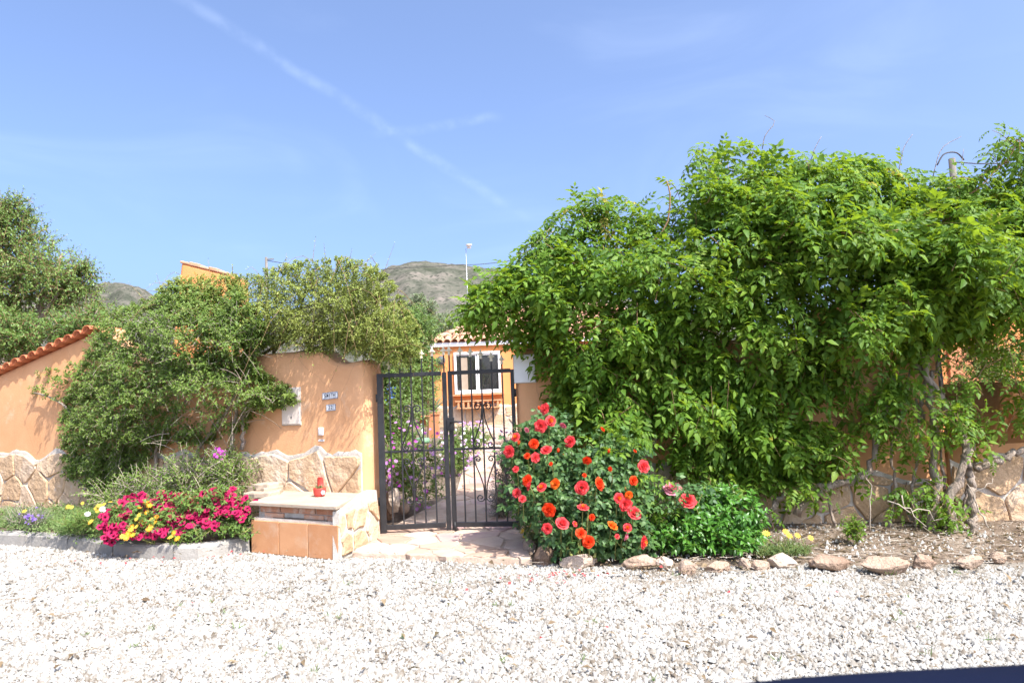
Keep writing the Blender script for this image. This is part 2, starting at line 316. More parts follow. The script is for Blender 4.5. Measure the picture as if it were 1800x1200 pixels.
M['petleaf'] = leafmat('petunia_leaf', [(0.1, (0.05, 0.10, 0.02)), (0.6, (0.12, 0.20, 0.04)), (1.0, (0.21, 0.30, 0.07))], (0.25, 0.38, 0.05), 0.3, 0.5, 0.3)
M['cover'] = leafmat('ground_cover_leaf', [(0.1, (0.065, 0.11, 0.035)), (0.6, (0.14, 0.21, 0.06)), (1.0, (0.26, 0.29, 0.13))], (0.25, 0.36, 0.08), 0.3, 0.55, 0.25)
M['lavender'] = leafmat('lavender_leaf', [(0.1, (0.055, 0.075, 0.05)), (0.6, (0.11, 0.14, 0.09)), (1.0, (0.19, 0.22, 0.15))], (0.2, 0.26, 0.12), 0.2, 0.6, 0.2)
M['yucca'] = leafmat('yucca_blade', [(0.1, (0.10, 0.14, 0.07)), (0.6, (0.19, 0.23, 0.12)), (1.0, (0.32, 0.34, 0.2))], (0.3, 0.36, 0.15), 0.2, 0.5, 0.3)
M['succulent'] = leafmat('cactus_leaf', [(0.1, (0.07, 0.11, 0.03)), (1.0, (0.22, 0.22, 0.09))], (0.2, 0.3, 0.05), 0.1, 0.6, 0.3)
M['dryleaf'] = leafmat('fallen_leaf', [(0.1, (0.09, 0.12, 0.04)), (0.35, (0.10, 0.065, 0.04)), (0.6, (0.20, 0.14, 0.08)), (1.0, (0.36, 0.28, 0.18))], (0.3, 0.3, 0.1), 0.15, 0.7, 0.2)
def petal(name, a, b, tr, tf=0.3): return leafmat(name, [(0.15, a), (0.9, b)], tr, tf, 0.6, 0.2, 9.0, 0.5)
M['p_crimson'] = petal('crimson_petal', (0.24, 0.004, 0.040), (0.55, 0.020, 0.115), (0.75, 0.03, 0.14))
M['p_dark'] = petal('crimson_throat', (0.05, 0.002, 0.012), (0.09, 0.004, 0.02), (0.1, 0.005, 0.02))
M['p_yellow'] = petal('yellow_petal', (0.70, 0.42, 0.03), (0.80, 0.58, 0.10), (0.8, 0.55, 0.05))
M['p_orange'] = petal('orange_petal', (0.72, 0.24, 0.015), (0.82, 0.40, 0.03), (0.85, 0.35, 0.02))
M['p_white'] = petal('white_petal', (0.72, 0.66, 0.68), (0.80, 0.78, 0.78), (0.8, 0.75, 0.78))
M['p_mauve'] = petal('mauve_petal', (0.46, 0.17, 0.50), (0.68, 0.40, 0.70), (0.65, 0.35, 0.7))
M['p_magenta'] = petal('magenta_petal', (0.50, 0.05, 0.42), (0.66, 0.12, 0.55), (0.7, 0.12, 0.6))
M['p_violet'] = petal('violet_petal', (0.16, 0.09, 0.34), (0.28, 0.18, 0.46), (0.3, 0.2, 0.5))
M['p_blue'] = petal('blue_petal', (0.10, 0.20, 0.62), (0.22, 0.36, 0.75), (0.2, 0.35, 0.8))
M['p_red'] = petal('red_petal', (0.45, 0.012, 0.03), (0.60, 0.03, 0.06), (0.7, 0.04, 0.08))
M['r_coral'] = petal('coral_rose_petal', (0.68, 0.030, 0.040), (0.80, 0.11, 0.11), (0.85, 0.12, 0.12))
M['r_orange'] = petal('orange_rose_petal', (0.72, 0.030, 0.010), (0.82, 0.095, 0.018), (0.9, 0.10, 0.02))
M['r_flame'] = petal('flame_rose_petal', (0.74, 0.07, 0.008), (0.84, 0.20, 0.02), (0.9, 0.18, 0.02))
M['r_pink'] = petal('pink_rose_petal', (0.70, 0.12, 0.20), (0.82, 0.36, 0.42), (0.85, 0.3, 0.38))
M['r_heart'] = petal('amber_rose_heart', (0.78, 0.17, 0.02), (0.86, 0.32, 0.05), (0.9, 0.4, 0.04))

# ---------------------------------------------------------------- helpers: leaves, shoots, stones
def T_leaf(w=0.5, fold=0.10, curl=0.14):          # one leaf along +Y, length 1, eight triangles
    V = np.array([(0, 0, 0), (-.36 * w, .16, fold * .6), (0, .2, 0), (.36 * w, .16, fold * .6), (-.5 * w, .45, fold), (0, .5, .01), (.5 * w, .45, fold), (-.26 * w, .78, fold * .3 - curl * .4), (0, .8, -curl * .45), (.26 * w, .78, fold * .3 - curl * .4), (0, 1.05, -curl)])
    F = [(0, 2, 1), (0, 3, 2), (1, 2, 4), (2, 5, 4), (2, 3, 5), (3, 6, 5), (4, 5, 7), (5, 8, 7), (5, 6, 8), (6, 9, 8), (7, 8, 10), (8, 9, 10)]
    return V, np.array(F)
def T_small(w=0.5, fold=0.12, curl=0.12):         # a small leaf, four triangles
    V = np.array([(0, 0, 0), (-.5 * w, .42, fold), (0, .5, 0), (.5 * w, .42, fold), (0, 1, -curl)])
    return V, np.array([(0, 2, 1), (0, 3, 2), (1, 2, 4), (2, 3, 4)])
def T_blade(w=0.06): 
    V = np.array([(-w, 0, 0), (w, 0, 0), (-w * .8, .5, .03), (w * .8, .5, .03), (0, 1, -.10)])
    return V, np.array([(0, 1, 3), (0, 3, 2), (2, 3, 4)])
def frames(D, Nrm):                               # columns: side, direction, normal
    D = unit(D); X = unit(np.cross(D, Nrm)); Z = np.cross(X, D)
    return np.stack([X, D, Z], axis=2)
def stamp(T, A, P):                               # copies of a template: A (n,3,3), P (n,3)
    V, F = T; n, v = len(P), len(V)
    VV = np.einsum('nij,vj->nvi', A, V) + P[:, None, :]
    FF = (F[None] + (np.arange(n) * v)[:, None, None]).reshape(-1, F.shape[1])
    return VV.reshape(-1, 3), FF
def T_mid(w=0.5, fold=0.10, curl=0.14):           # eight triangles
    V = np.array([(0, 0, 0), (-.5 * w, .34, fold), (0, .38, 0), (.5 * w, .34, fold), (-.33 * w, .70, fold * .4 - curl * .3), (0, .72, -curl * .35), (.33 * w, .70, fold * .4 - curl * .3), (0, 1.06, -curl)])
    return V, np.array([(0, 2, 1), (0, 3, 2), (1, 2, 4), (2, 5, 4), (2, 3, 5), (3, 6, 5), (4, 5, 7), (5, 6, 7)])
def T_pinnate(pairs=4, seed=0, ll=0.34, lw=0.52, droop=0.35, leaf=T_mid):
    r = np.random.default_rng(seed); D, N, P, S = [], [], [], []
    for i in range(pairs):
        t = 0.22 + 0.66 * i / (pairs - 1)
        p = np.array([0, t, 0.10 * math.sin(t * 2.6) - droop * t * t])
        for s in (-1, 1):
            d = np.array([s * 0.9, 0.45 + r.normal(0, .12), -0.42 + r.normal(0, .15)])
            D.append(d); N.append((s * 0.35 + r.normal(0, .15), .25, 1)); P.append(p + (s * .012, 0, 0)); S.append(ll * (1.0 - .25 * abs(t - .55)) * r.uniform(.85, 1.1))
    D.append((0, 1, -.7)); N.append((0, .5, 1)); P.append((0, .95, .05 - droop)); S.append(ll * 1.1)
    A = frames(np.array(D, float), np.array(N, float)) * np.array(S)[:, None, None]
    V, F = stamp(leaf(lw), A, np.array(P))
    q = np.linspace(0, .97, 5); rv = []
    for t in q: rv += [(-.006, t, 0.10 * math.sin(t * 2.6) - droop * t * t), (.006, t, 0.10 * math.sin(t * 2.6) - droop * t * t)]
    rf = []
    for i in range(4): a = 2 * i; rf += [(a, a + 1, a + 3), (a, a + 3, a + 2)]
    return np.vstack([V, rv]), np.vstack([F, np.array(rf) + len(V)])

def in_poly(pts, poly):
    x, y = pts[:, 0], pts[:, 1]; c = np.zeros(len(pts), bool); P = np.asarray(poly, float); n = len(P)
    for i in range(n):
        x0, y0 = P[i]; x1, y1 = P[(i + 1) % n]
        h = ((y0 > y) != (y1 > y)); c ^= h & (x < (x1 - x0) * (y - y0) / ((y1 - y0) if y1 != y0 else 1e-9) + x0)
    return c
def edge_dist(pts, poly):
    P = np.asarray(poly, float); d = np.full(len(pts), 1e9); g = np.zeros((len(pts), 2))
    for i in range(len(P)):
        a, b = P[i], P[(i + 1) % len(P)]; ab = b - a
        t = np.clip(((pts - a) @ ab) / (ab @ ab), 0, 1); q = a + t[:, None] * ab; v = q - pts; e = np.linalg.norm(v, axis=1)
        k = e < d; d[k] = e[k]; g[k] = v[k]
    return d, unit(g)
def sample_poly(poly, n, rng, holes=(), reach=1.0):
    P = np.asarray(poly, float); lo, hi = P.min(0), P.max(0); out = np.zeros((0, 2))
    while len(out) < n:
        q = rng.uniform(lo, hi, (n * 2, 2)); q = q[in_poly(q, poly)]
        for (hx, hy, ra, rb, pr) in holes:
            k = (((q[:, 0] - hx) / ra) ** 2 + ((q[:, 1] - hy) / rb) ** 2 < 1) & (rng.random(len(q)) < pr); q = q[~k]
        out = np.vstack([out, q])
    return out[:n]
def shoots(P, D, length, nl, rng, leaf_len, spread=0.8, forward=0.5, droop=0.25, sag=0.3, up=1.0, toward=(0, -0.5, 0), t0=0.12, taper=0.4, jitter=0.25):
    """leaves set round curved shoots; returns leaf frames, places and the shoots' own lines"""
    n = len(P); D = unit(D); L = length if np.ndim(length) else np.full(n, length)
    t = np.linspace(t0, 1, nl)[None, :] + rng.uniform(-.5, .5, (n, nl)) * (0.8 / nl)
    e1 = unit(np.cross(D, rng.normal(0, 1, (n, 3)))); e2 = np.cross(D, e1)
    ph = np.arange(nl)[None, :] * 2.4 + rng.uniform(0, 6.28, (n, 1)) + rng.normal(0, .3, (n, nl))
    g = np.array([0, 0, -1.0])
    pos = P[:, None] + D[:, None] * (L[:, None] * t)[..., None] + g * (sag * L[:, None] * t ** 2)[..., None]
    rad = e1[:, None] * np.cos(ph)[..., None] + e2[:, None] * np.sin(ph)[..., None]
    dirs = rad * spread + D[:, None] * forward + g * droop + rng.normal(0, jitter, (n, nl, 3))
    nrm = np.array([0, 0, up]) + np.asarray(toward) + rad * 0.25 + rng.normal(0, jitter * 1.2, (n, nl, 3))
    s = leaf_len * (1 - taper * np.clip(t, 0, 1) ** 2) * rng.uniform(.7, 1.25, (n, nl))
    A = frames(dirs.reshape(-1, 3), nrm.reshape(-1, 3)) * s.reshape(-1)[:, None, None]
    q = np.linspace(0, 1, 4)
    lines = P[:, None] + D[:, None] * (L[:, None] * q)[..., None] + g * (sag * L[:, None] * q ** 2)[..., None]
    return A, pos.reshape(-1, 3), lines
def twig_mesh(lines, r0, r1):                      # three-sided tapering twigs, vectorised
    n, m, _ = lines.shape
    Tn = unit(np.gradient(lines, axis=1)); A = unit(np.cross(Tn, np.array([.3, .2, .93]))); B = np.cross(Tn, A)
    rr = np.linspace(r0, r1, m)[None, :, None]
    ring = np.stack([lines + rr * (A * math.cos(a) + B * math.sin(a)) for a in (0, 2.094, 4.189)], axis=2)   # n,m,3,3
    V = ring.reshape(-1, 3); F = []
    for i in range(m - 1):
        for k in range(3):
            a, b = i * 3 + k, i * 3 + (k + 1) % 3; F += [(a, b, b + 3), (a, b + 3, a + 3)]
    F = np.array(F); FF = (F[None] + (np.arange(n) * m * 3)[:, None, None]).reshape(-1, 3)
    return V, FF
def put(name, V, F, mat, parent, smooth=False, kind=None):
    o = link(name, npmesh(name, V - wpos(parent), F, mat, smooth), parent)
    if kind: o['kind'] = kind
    return o
def lobes(ls, n, rng, shell=0.35):                 # points and outward directions on and inside ellipsoid lobes
    vol = np.array([l[3] * l[4] * l[5] for l in ls]) ** 0.67; k = rng.choice(len(ls), n, p=vol / vol.sum())
    d = unit(rng.normal(0, 1, (n, 3))); L = np.array(ls, float)[k]
    r = (1 - shell * rng.random(n) ** 1.5)[:, None]
    return L[:, :3] + d * L[:, 3:6] * r, unit(d / L[:, 3:6])
def shrub(root, ls, n, rng, leafT, leaf_len, leafmat_, twigmat, nl=10, length=0.25, sag=0.2, upw=0.5, zmin=None, twr=0.004, stems=0, stem_r=0.012, base=None, name='foliage', shell=0.5, singles=0, **kw):
    P, D = lobes(ls, n, rng, shell)
    D = unit(D + np.array([0, 0, upw]) + rng.normal(0, .35, D.shape))
    if zmin is not None: P[:, 2] = np.maximum(P[:, 2], zmin + .02)
    st = P - D * length * 0.6
    A, Q, lines = shoots(st, D, length * rng.uniform(.6, 1.2, n), nl, rng, leaf_len, sag=sag, **kw)
    if zmin is not None: Q[:, 2] = np.maximum(Q[:, 2], zmin + .012)
    if singles: A, Q = single_leaves(root, A, Q, leafT, leafmat_, singles)
    V, F = stamp(leafT, A, Q); put(name, V, F, leafmat_, root, kind='stuff')
    V, F = twig_mesh(lines, twr, twr * .45); put('twigs', V, F, twigmat, root, kind='stuff')
    if stems:
        b = wpos(root) if base is None else np.asarray(base)
        for i in range(stems):
            e = P[rng.integers(len(P))]; mid = (b + e) / 2 + rng.normal(0, .06, 3) + np.array([0, 0, .05])
            pts = [b + rng.normal(0, .03, 3) * (1, 1, 0), mid, e]
            pts = bez(pts, 7)
            MB().tube(pts, np.linspace(stem_r, stem_r * .4, 7), 5).build('stem', twigmat, root, True)
    return P
def bez(P, n):
    P = [np.asarray(p, float) for p in P]; t = np.linspace(0, 1, n)[:, None]
    if len(P) == 2: return P[0] * (1 - t) + P[1] * t
    return P[0] * (1 - t) ** 2 + P[1] * 2 * t * (1 - t) + P[2] * t ** 2
def spline(P, n):                                  # Catmull-Rom through the points
    P = np.asarray(P, float); Q = np.vstack([2 * P[0] - P[1], P, 2 * P[-1] - P[-2]]); out = []
    for u in np.linspace(0, len(P) - 1.0001, n):
        i = int(u); t = u - i; a, b, c, d = Q[i:i + 4]
        out.append(.5 * ((2 * b) + (c - a) * t + (2 * a - 5 * b + 4 * c - d) * t * t + (3 * b - a - 3 * c + d) * t ** 3))
    return np.array(out)
_single = {}
def single_leaves(root, A, Q, leafT, mat, n, name='leaf'):   # the leaves nearest the camera, each an object of its own
    key = (id(leafT), mat.name)
    if key not in _single: _single[key] = npmesh(name, leafT[0], leafT[1], mat)
    d = np.linalg.norm(Q - CAM, axis=1) - 0.05 * np.linalg.norm(A[:, :, 1], axis=1)
    idx = np.argsort(d); pick = idx[:n * 2][::2][:n]
    b = wpos(root)
    for i in pick:
        o = link(name, _single[key], root)
        m = np.eye(4); m[:3, :3] = A[i]; m[:3, 3] = Q[i] - b
        o.matrix_local = Matrix(m.tolist())
    keep = np.ones(len(Q), bool); keep[pick] = False
    return A[keep], Q[keep]

def voronoi(w, h, nx, nz, rng, jit=0.38):          # irregular stone shapes filling a w x h panel
    pts = np.array([((i + .5 + (0.25 if j % 2 else -.25) + rng.uniform(-jit, jit)) * w / nx, (j + .5 + rng.uniform(-jit, jit)) * h / nz) for j in range(nz) for i in range(-1, nx + 1)])
    cells = []
    for i, p in enumerate(pts):
        poly = [np.array(q, float) for q in ((0, 0), (w, 0), (w, h), (0, h))]
        for j, q in enumerate(pts):
            if j == i or abs(q[0] - p[0]) > 4 * w / nx: continue
            m, d = (p + q) / 2, q - p; new = []
            for k in range(len(poly)):
                a, b = poly[k], poly[(k + 1) % len(poly)]; sa, sb = np.dot(a - m, d), np.dot(b - m, d)
                if sa <= 0: new.append(a)
                if sa * sb < 0: new.append(a + (b - a) * sa / (sa - sb))
            poly = new
            if len(poly) < 3: break
        if len(poly) >= 3:
            P = np.array(poly); ar = .5 * abs(np.dot(P[:, 0], np.roll(P[:, 1], -1)) - np.dot(P[:, 1], np.roll(P[:, 0], -1)))
            if ar > w * h / (nx * nz) * .12: cells.append(P)
    return cells
def rough_poly(P, gap, rng, wob=0.012):            # pulled in by the joint, corners rounded, edges a little uneven
    c = P.mean(0); out = []
    Q = c + (P - c) * (1 - gap / np.maximum(np.linalg.norm(P - c, axis=1), gap * 2)[:, None] * 1.25)
    n = len(Q)
    for i in range(n):
        a, b, d = Q[i - 1], Q[i], Q[(i + 1) % n]
        out += [b + (a - b) * .09 + rng.normal(0, wob * .5, 2), b + (d - b) * .09 + rng.normal(0, wob * .5, 2)]
        if np.linalg.norm(d - b) > .12: out.append((b + d) / 2 + rng.normal(0, wob, 2))
    return np.array(out)
def stone_prism(P, o, ex, ey, en, th, rng, mat, parent, name='stone', edge=0.012):
    n = len(P); c = P.mean(0); tilt = rng.normal(0, .02, 2)
    inner = c + (P - c) * (1 - edge / np.maximum(np.linalg.norm(P - c, axis=1), edge * 3))[:, None]
    V = []
    for ring, hgt in ((P, -0.03), (P, th * .55), (inner, th)):
        for q in ring: V.append(o + ex * q[0] + ey * q[1] + en * (hgt + (np.dot(q - c, tilt) if hgt > 0 else 0)))
    V.append(o + ex * c[0] + ey * c[1] + en * (th * rng.uniform(.95, 1.12)))
    F = [(r * n + k, r * n + (k + 1) % n, (r + 1) * n + (k + 1) % n, (r + 1) * n + k) for r in (0, 1) for k in range(n)]
    F += [(2 * n + k, 2 * n + (k + 1) % n, 3 * n) for k in range(n)]
    return build(name, V, F, mat, parent)
def ico(sub):
    bm = bmesh.new(); bmesh.ops.create_icosphere(bm, subdivisions=sub, radius=1)
    V = np.array([v.co[:] for v in bm.verts]); F = np.array([[v.index for v in f.verts] for f in bm.faces]); bm.free(); return V, F
from mathutils import noise as mnoise
def rock_mesh(size, rng, sub=2, amp=.35):
    V, F = ico(sub); off = Vector(rng.uniform(-50, 50, 3).tolist())
    n = np.array([mnoise.noise(Vector(v.tolist()) * 1.3 + off) + .45 * mnoise.noise(Vector(v.tolist()) * 3.1 + off) for v in V])
    V = V * (1 + amp * n)[:, None]
    cut = rng.normal(0, 1, (4, 3))
    for c in unit(cut):
        d = V @ c; k = d > .62; V[k] -= np.outer(d[k] - .62, c) * .85
    return V * np.asarray(size), F

# ================================================================ the setting
# ground: one sheet out to the horizon
build('ground', [(-3000, -400, -0.02), (3000, -400, -0.02), (3000, 6000, -0.02), (-3000, 6000, -0.02)], [(0, 1, 2, 3)], M['road'])['kind'] = 'structure'

# plan of the place: the left wall runs back to the left, the right wall almost straight across
W0 = np.array([-1.53, 6.88]); WD = unit(np.array([-0.905, 0.425])); WN = np.array([WD[1], -WD[0]]) * 1.0
if WN[1] > 0: WN = -WN                              # faces the camera
def lw(s, off=0.0): return W0 + WD * s + WN * off
RW0 = np.array([0.035, 6.86]); RW1 = np.array([3.93, 6.34]); RD = unit(RW1 - RW0); RN = np.array([RD[1], -RD[0]])
if RN[1] > 0: RN = -RN
RLEN = np.linalg.norm(RW1 - RW0)
def rw(s, off=0.0): return RW0 + RD * s + RN * off

def grid_sheet(name, xs, ys, zf, mat, mask=None):
    V = [(x, y, zf(x, y)) for y in ys for x in xs]; n = len(xs); F = []
    for j in range(len(ys) - 1):
        for i in range(n - 1): F.append((j * n + i, j * n + i + 1, (j + 1) * n + i + 1, (j + 1) * n + i))
    o = build(name, V, F, mat, None, True); o['kind'] = 'structure'; return o
def strip_sheet(name, A, B, mat, rows=6, rough=0.02):      # soil between two lines of 3D points
    A, B = np.asarray(A, float), np.asarray(B, float); n = len(A); V, F = [], []
    for j in range(rows + 1):
        t = j / rows
        for i in range(n):
            p = A[i] * (1 - t) + B[i] * t; p[2] += rough * mnoise.noise(Vector((p[0] * 3, p[1] * 3, 0))) * (1 if 0 < j else 0); V.append(p)
    for j in range(rows):
        for i in range(n - 1): F.append((j * n + i, j * n + i + 1, (j + 1) * n + i + 1, (j + 1) * n + i))
    o = build(name, V, F, mat, None, True); o['kind'] = 'structure'; return o

kerb_line = [np.array([-9.5, 8.35, 0]), gr(-120, 948), gr(0, 955), gr(105, 962), gr(205, 975), gr(290, 981), gr(345, 980), gr(441, 965)]
for k in kerb_line: k[2] = 0
KL = spline(kerb_line, 40)
wallL = np.array([[*lw(s, -0.02), 0.13] for s in np.linspace(8.6, 1.05, 40)])
KA = KL + np.array([0.03, 0.10, 0.10])
strip_sheet('bed_soil', KA, wallL, M['soil'], 8)
rock_line = spline([gr(935, 972), gr(985, 990), gr(1110, 992), gr(1250, 992), gr(1380, 988), gr(1480, 990), gr(1600, 992), gr(1720, 990), gr(1850, 985), gr(2100, 975)], 40)
wallR = np.array([[*rw(s, -0.02), 0.07] for s in np.linspace(0.0, 6.2, 40)])
strip_sheet('bed_soil', rock_line + np.array([0, -0.03, -0.024]), wallR, M['soil'], 8)

# garden behind the wall, rising to the house
def gz(x, y): return 0.012 + max(0, y - 7.6) * 0.066 + (0.0 if y > 19 else 0) if y < 17.5 else 0.66 + (y - 17.5) * 0.012
grid_sheet('garden_ground', np.linspace(-16, 16, 33), np.concatenate([np.linspace(7.35, 20, 40), np.linspace(24, 120, 12)]), lambda x, y: gz(x, y) - .02 + .02 * mnoise.noise(Vector((x, y, 3))), M['soil'])

# paving in front of and behind the gate
path = tag(empty('paved_path', (-0.6, 6.2, 0)), kind='structure')
pa = [gr(618, 978), gr(930, 988), np.array([0.06, 6.86, 0]), np.array([0.10, 7.5, 0]), np.array([0.15, 16.6, 0]), np.array([-1.15, 16.6, 0]), np.array([-0.82, 9.0, 0]), np.array([-1.36, 7.3, 0]), np.array([-1.38, 6.88, 0])]
PV, PF = [], []
fl, fr = [(-1.52, 6.02), (-1.38, 6.88), (-1.34, 7.35), (-0.80, 9.0), (-0.85, 11), (-1.0, 14), (-1.2, 16.7)], [(0.16, 5.52), (0.05, 6.88), (0.10, 7.35), (0.15, 9.0), (0.12, 11), (0.15, 14), (0.3, 16.7)]
fl[0] = tuple(gr(620, 976)[:2]); fr[0] = tuple(gr(935, 989)[:2])
PATHPOLY = np.array(fl + fr[::-1])
for (a, b) in zip(fl, fr):
    for p in (a, b): PV.append((p[0], p[1], max(gz(*p), 0.012) + 0.012))
PF = [(2 * i, 2 * i + 1, 2 * i + 3, 2 * i + 2) for i in range(len(fl) - 1)]
n0 = len(PV); PV += [(PV[0][0], PV[0][1] - .01, -.02), (PV[1][0], PV[1][1] - .01, -.02)]; PF.append((n0, n0 + 1, 1, 0))
build('grout', PV, PF, M['grout'], path)
rg = np.random.default_rng(5)
for (x0, y0, w, h, nx, nz) in ((-1.75, 5.42, 2.1, 2.0, 7, 6), (-1.5, 7.42, 2.0, 3.6, 6, 10), (-1.5, 11.02, 2.1, 5.6, 5, 12)):
    for P in voronoi(w, h, nx, nz, rg, .42):
        c = P.mean(0) + (x0, y0); ctr = c[None]
        Q = rough_poly(P, .014, rg, .008) + (x0, y0)
        if not in_poly(ctr, PATHPOLY)[0]: continue
        Q = np.array([q if in_poly(q[None], PATHPOLY)[0] else q + (c - q) * .45 for q in Q])
        sl = 0.066 if c[1] > 7.6 else 0.0
        o3 = np.array([0, 0, max(gz(*c), .012) + .012 - sl * c[1]])
        stone_prism(Q, o3, np.array([1.0, 0, 0]), np.array([0, 1.0, sl]), np.array([0, 0, 1.0]), .012, rg, M['flag'], path, 'flagstone', .008)

# kerb of pale concrete lengths along the left bed
kerb = tag(empty('kerb', tuple(kerb_line[4])), kind='structure')
cum = np.concatenate([[0], np.cumsum(np.linalg.norm(np.diff(KL, axis=0), axis=1))])
def on_kerb(s): return np.array([np.interp(s, cum, KL[:, i]) for i in range(3)])
cuts = [cum[-1]]
while cuts[-1] > 0.6: cuts.append(cuts[-1] - rg.uniform(.62, .82))
for b, a in zip(cuts[:-1], cuts[1:]):
    a = max(a, 0); mb = MB(); ss = np.linspace(a + .006, b - .006, 4); V, F = [], []
    sec = [(0, -.05), (.012, .085), (.035, .112), (.10, .118), (.125, .10), (.13, -.05)]
    for s in ss:
        p, q = on_kerb(s), on_kerb(s + .02); d = unit(q - p) if s + .02 < cum[-1] else unit(p - on_kerb(s - .02)); nr = np.array([-d[1], d[0], 0])
        if nr[1] < 0: nr = -nr
        for (o_, z) in sec: V.append(p + nr * o_ + np.array([0, 0, z]) + rg.normal(0, .004, 3))
    k = len(sec)
    for i in range(3):
        for j in range(k - 1): F.append((i * k + j, (i + 1) * k + j, (i + 1) * k + j + 1, i * k + j + 1))
    F += [tuple(range(k)), tuple(range(4 * k - 1, 3 * k - 1, -1))]
    build('kerb_stone', V, F, M['kerb'], kerb)

# hills far behind
def hillmat():
    m, N, L = mat_new('scrub_hill'); out = N.new('ShaderNodeOutputMaterial'); p = N.new('ShaderNodeBsdfPrincipled'); L.new(p.outputs[0], out.inputs[0])
    g = N.new('ShaderNodeNewGeometry'); n1 = N.new('ShaderNodeTexNoise'); n1.inputs['Scale'].default_value = .022; n1.inputs['Detail'].default_value = 12; n1.inputs['Roughness'].default_value = .80
    L.new(g.outputs['Position'], n1.inputs['Vector'])
    r = ramp(N, [(.36, (.050, .055, .038)), (.48, (.090, .090, .068)), (.58, (.150, .132, .108)), (.70, (.26, .21, .175))]); L.new(n1.outputs['Fac'], r.inputs[0])
    v = N.new('ShaderNodeTexVoronoi'); v.inputs['Scale'].default_value = .22; L.new(g.outputs['Position'], v.inputs['Vector'])
    mr = N.new('ShaderNodeMapRange'); mr.inputs['From Min'].default_value = .22; mr.inputs['From Max'].default_value = .38; mr.inputs['To Min'].default_value = .75; mr.inputs['To Max'].default_value = 0
    L.new(v.outputs['Distance'], mr.inputs['Value']); mx = N.new('ShaderNodeMix'); mx.data_type = 'RGBA'; L.new(mr.outputs[0], mx.inputs['Factor']); L.new(r.outputs[0], mx.inputs[6]); mx.inputs[7].default_value = (.032, .038, .028, 1)
    L.new(mx.outputs[2], p.inputs['Base Color']); p.inputs['Roughness'].default_value = 1; p.inputs['Specular IOR Level'].default_value = 0
    return m
M['hill'] = hillmat()
def hill(prof, Y0, Y1, seed, name='hill'):
    nx, ny = 150, 56; px = np.linspace(prof[0][0], prof[-1][0], nx); py = np.interp(px, [p[0] for p in prof], [p[1] for p in prof]); V = []
    for j in range(ny):
        t = j / (ny - 1) * 1.25; Y = Y0 + (Y1 - Y0) * t
        for i in range(nx):
            top = at(px[i], py[i], Y1); u = top[0] / Y1; k = min(t, 1); s = k * k * (3 - 2 * k) * .55 + k * .45
            z = top[2] * s if t <= 1 else top[2] * (1 - (t - 1) * 2.2)
            x = u * Y
            q = Vector((x * .012 + seed, Y * .012, 0)); f = (abs(mnoise.noise(q)) * 1.0 + .5 * mnoise.noise(q * 2.7) + .25 * mnoise.noise(q * 6) + .14 * mnoise.noise(q * 15))
            z += f * 0.10 * top[2] * math.sin(min(math.pi, math.pi * min(k, 1.0))) + mnoise.noise(q * 9) * .012 * top[2]
            V.append((x, Y, z))
    F = [(j * nx + i, j * nx + i + 1, (j + 1) * nx + i + 1, (j + 1) * nx + i) for j in range(ny - 1) for i in range(nx - 1)]
    o = build(name, V, F, M['hill'], None, True); o['kind'] = 'structure'; return o
hill([(430, 600), (520, 545), (600, 512), (640, 495), (682, 473), (712, 466), (745, 463), (775, 467), (800, 471), (830, 474), (872, 478), (930, 490), (1000, 505), (1150, 540), (1400, 600)], 260, 760, 3.1)
hill([(-400, 620), (-200, 560), (0, 530), (90, 515), (150, 508), (180, 503), (205, 501), (235, 505), (255, 513), (272, 528), (300, 545), (380, 580), (480, 620)], 420, 1250, 9.7)

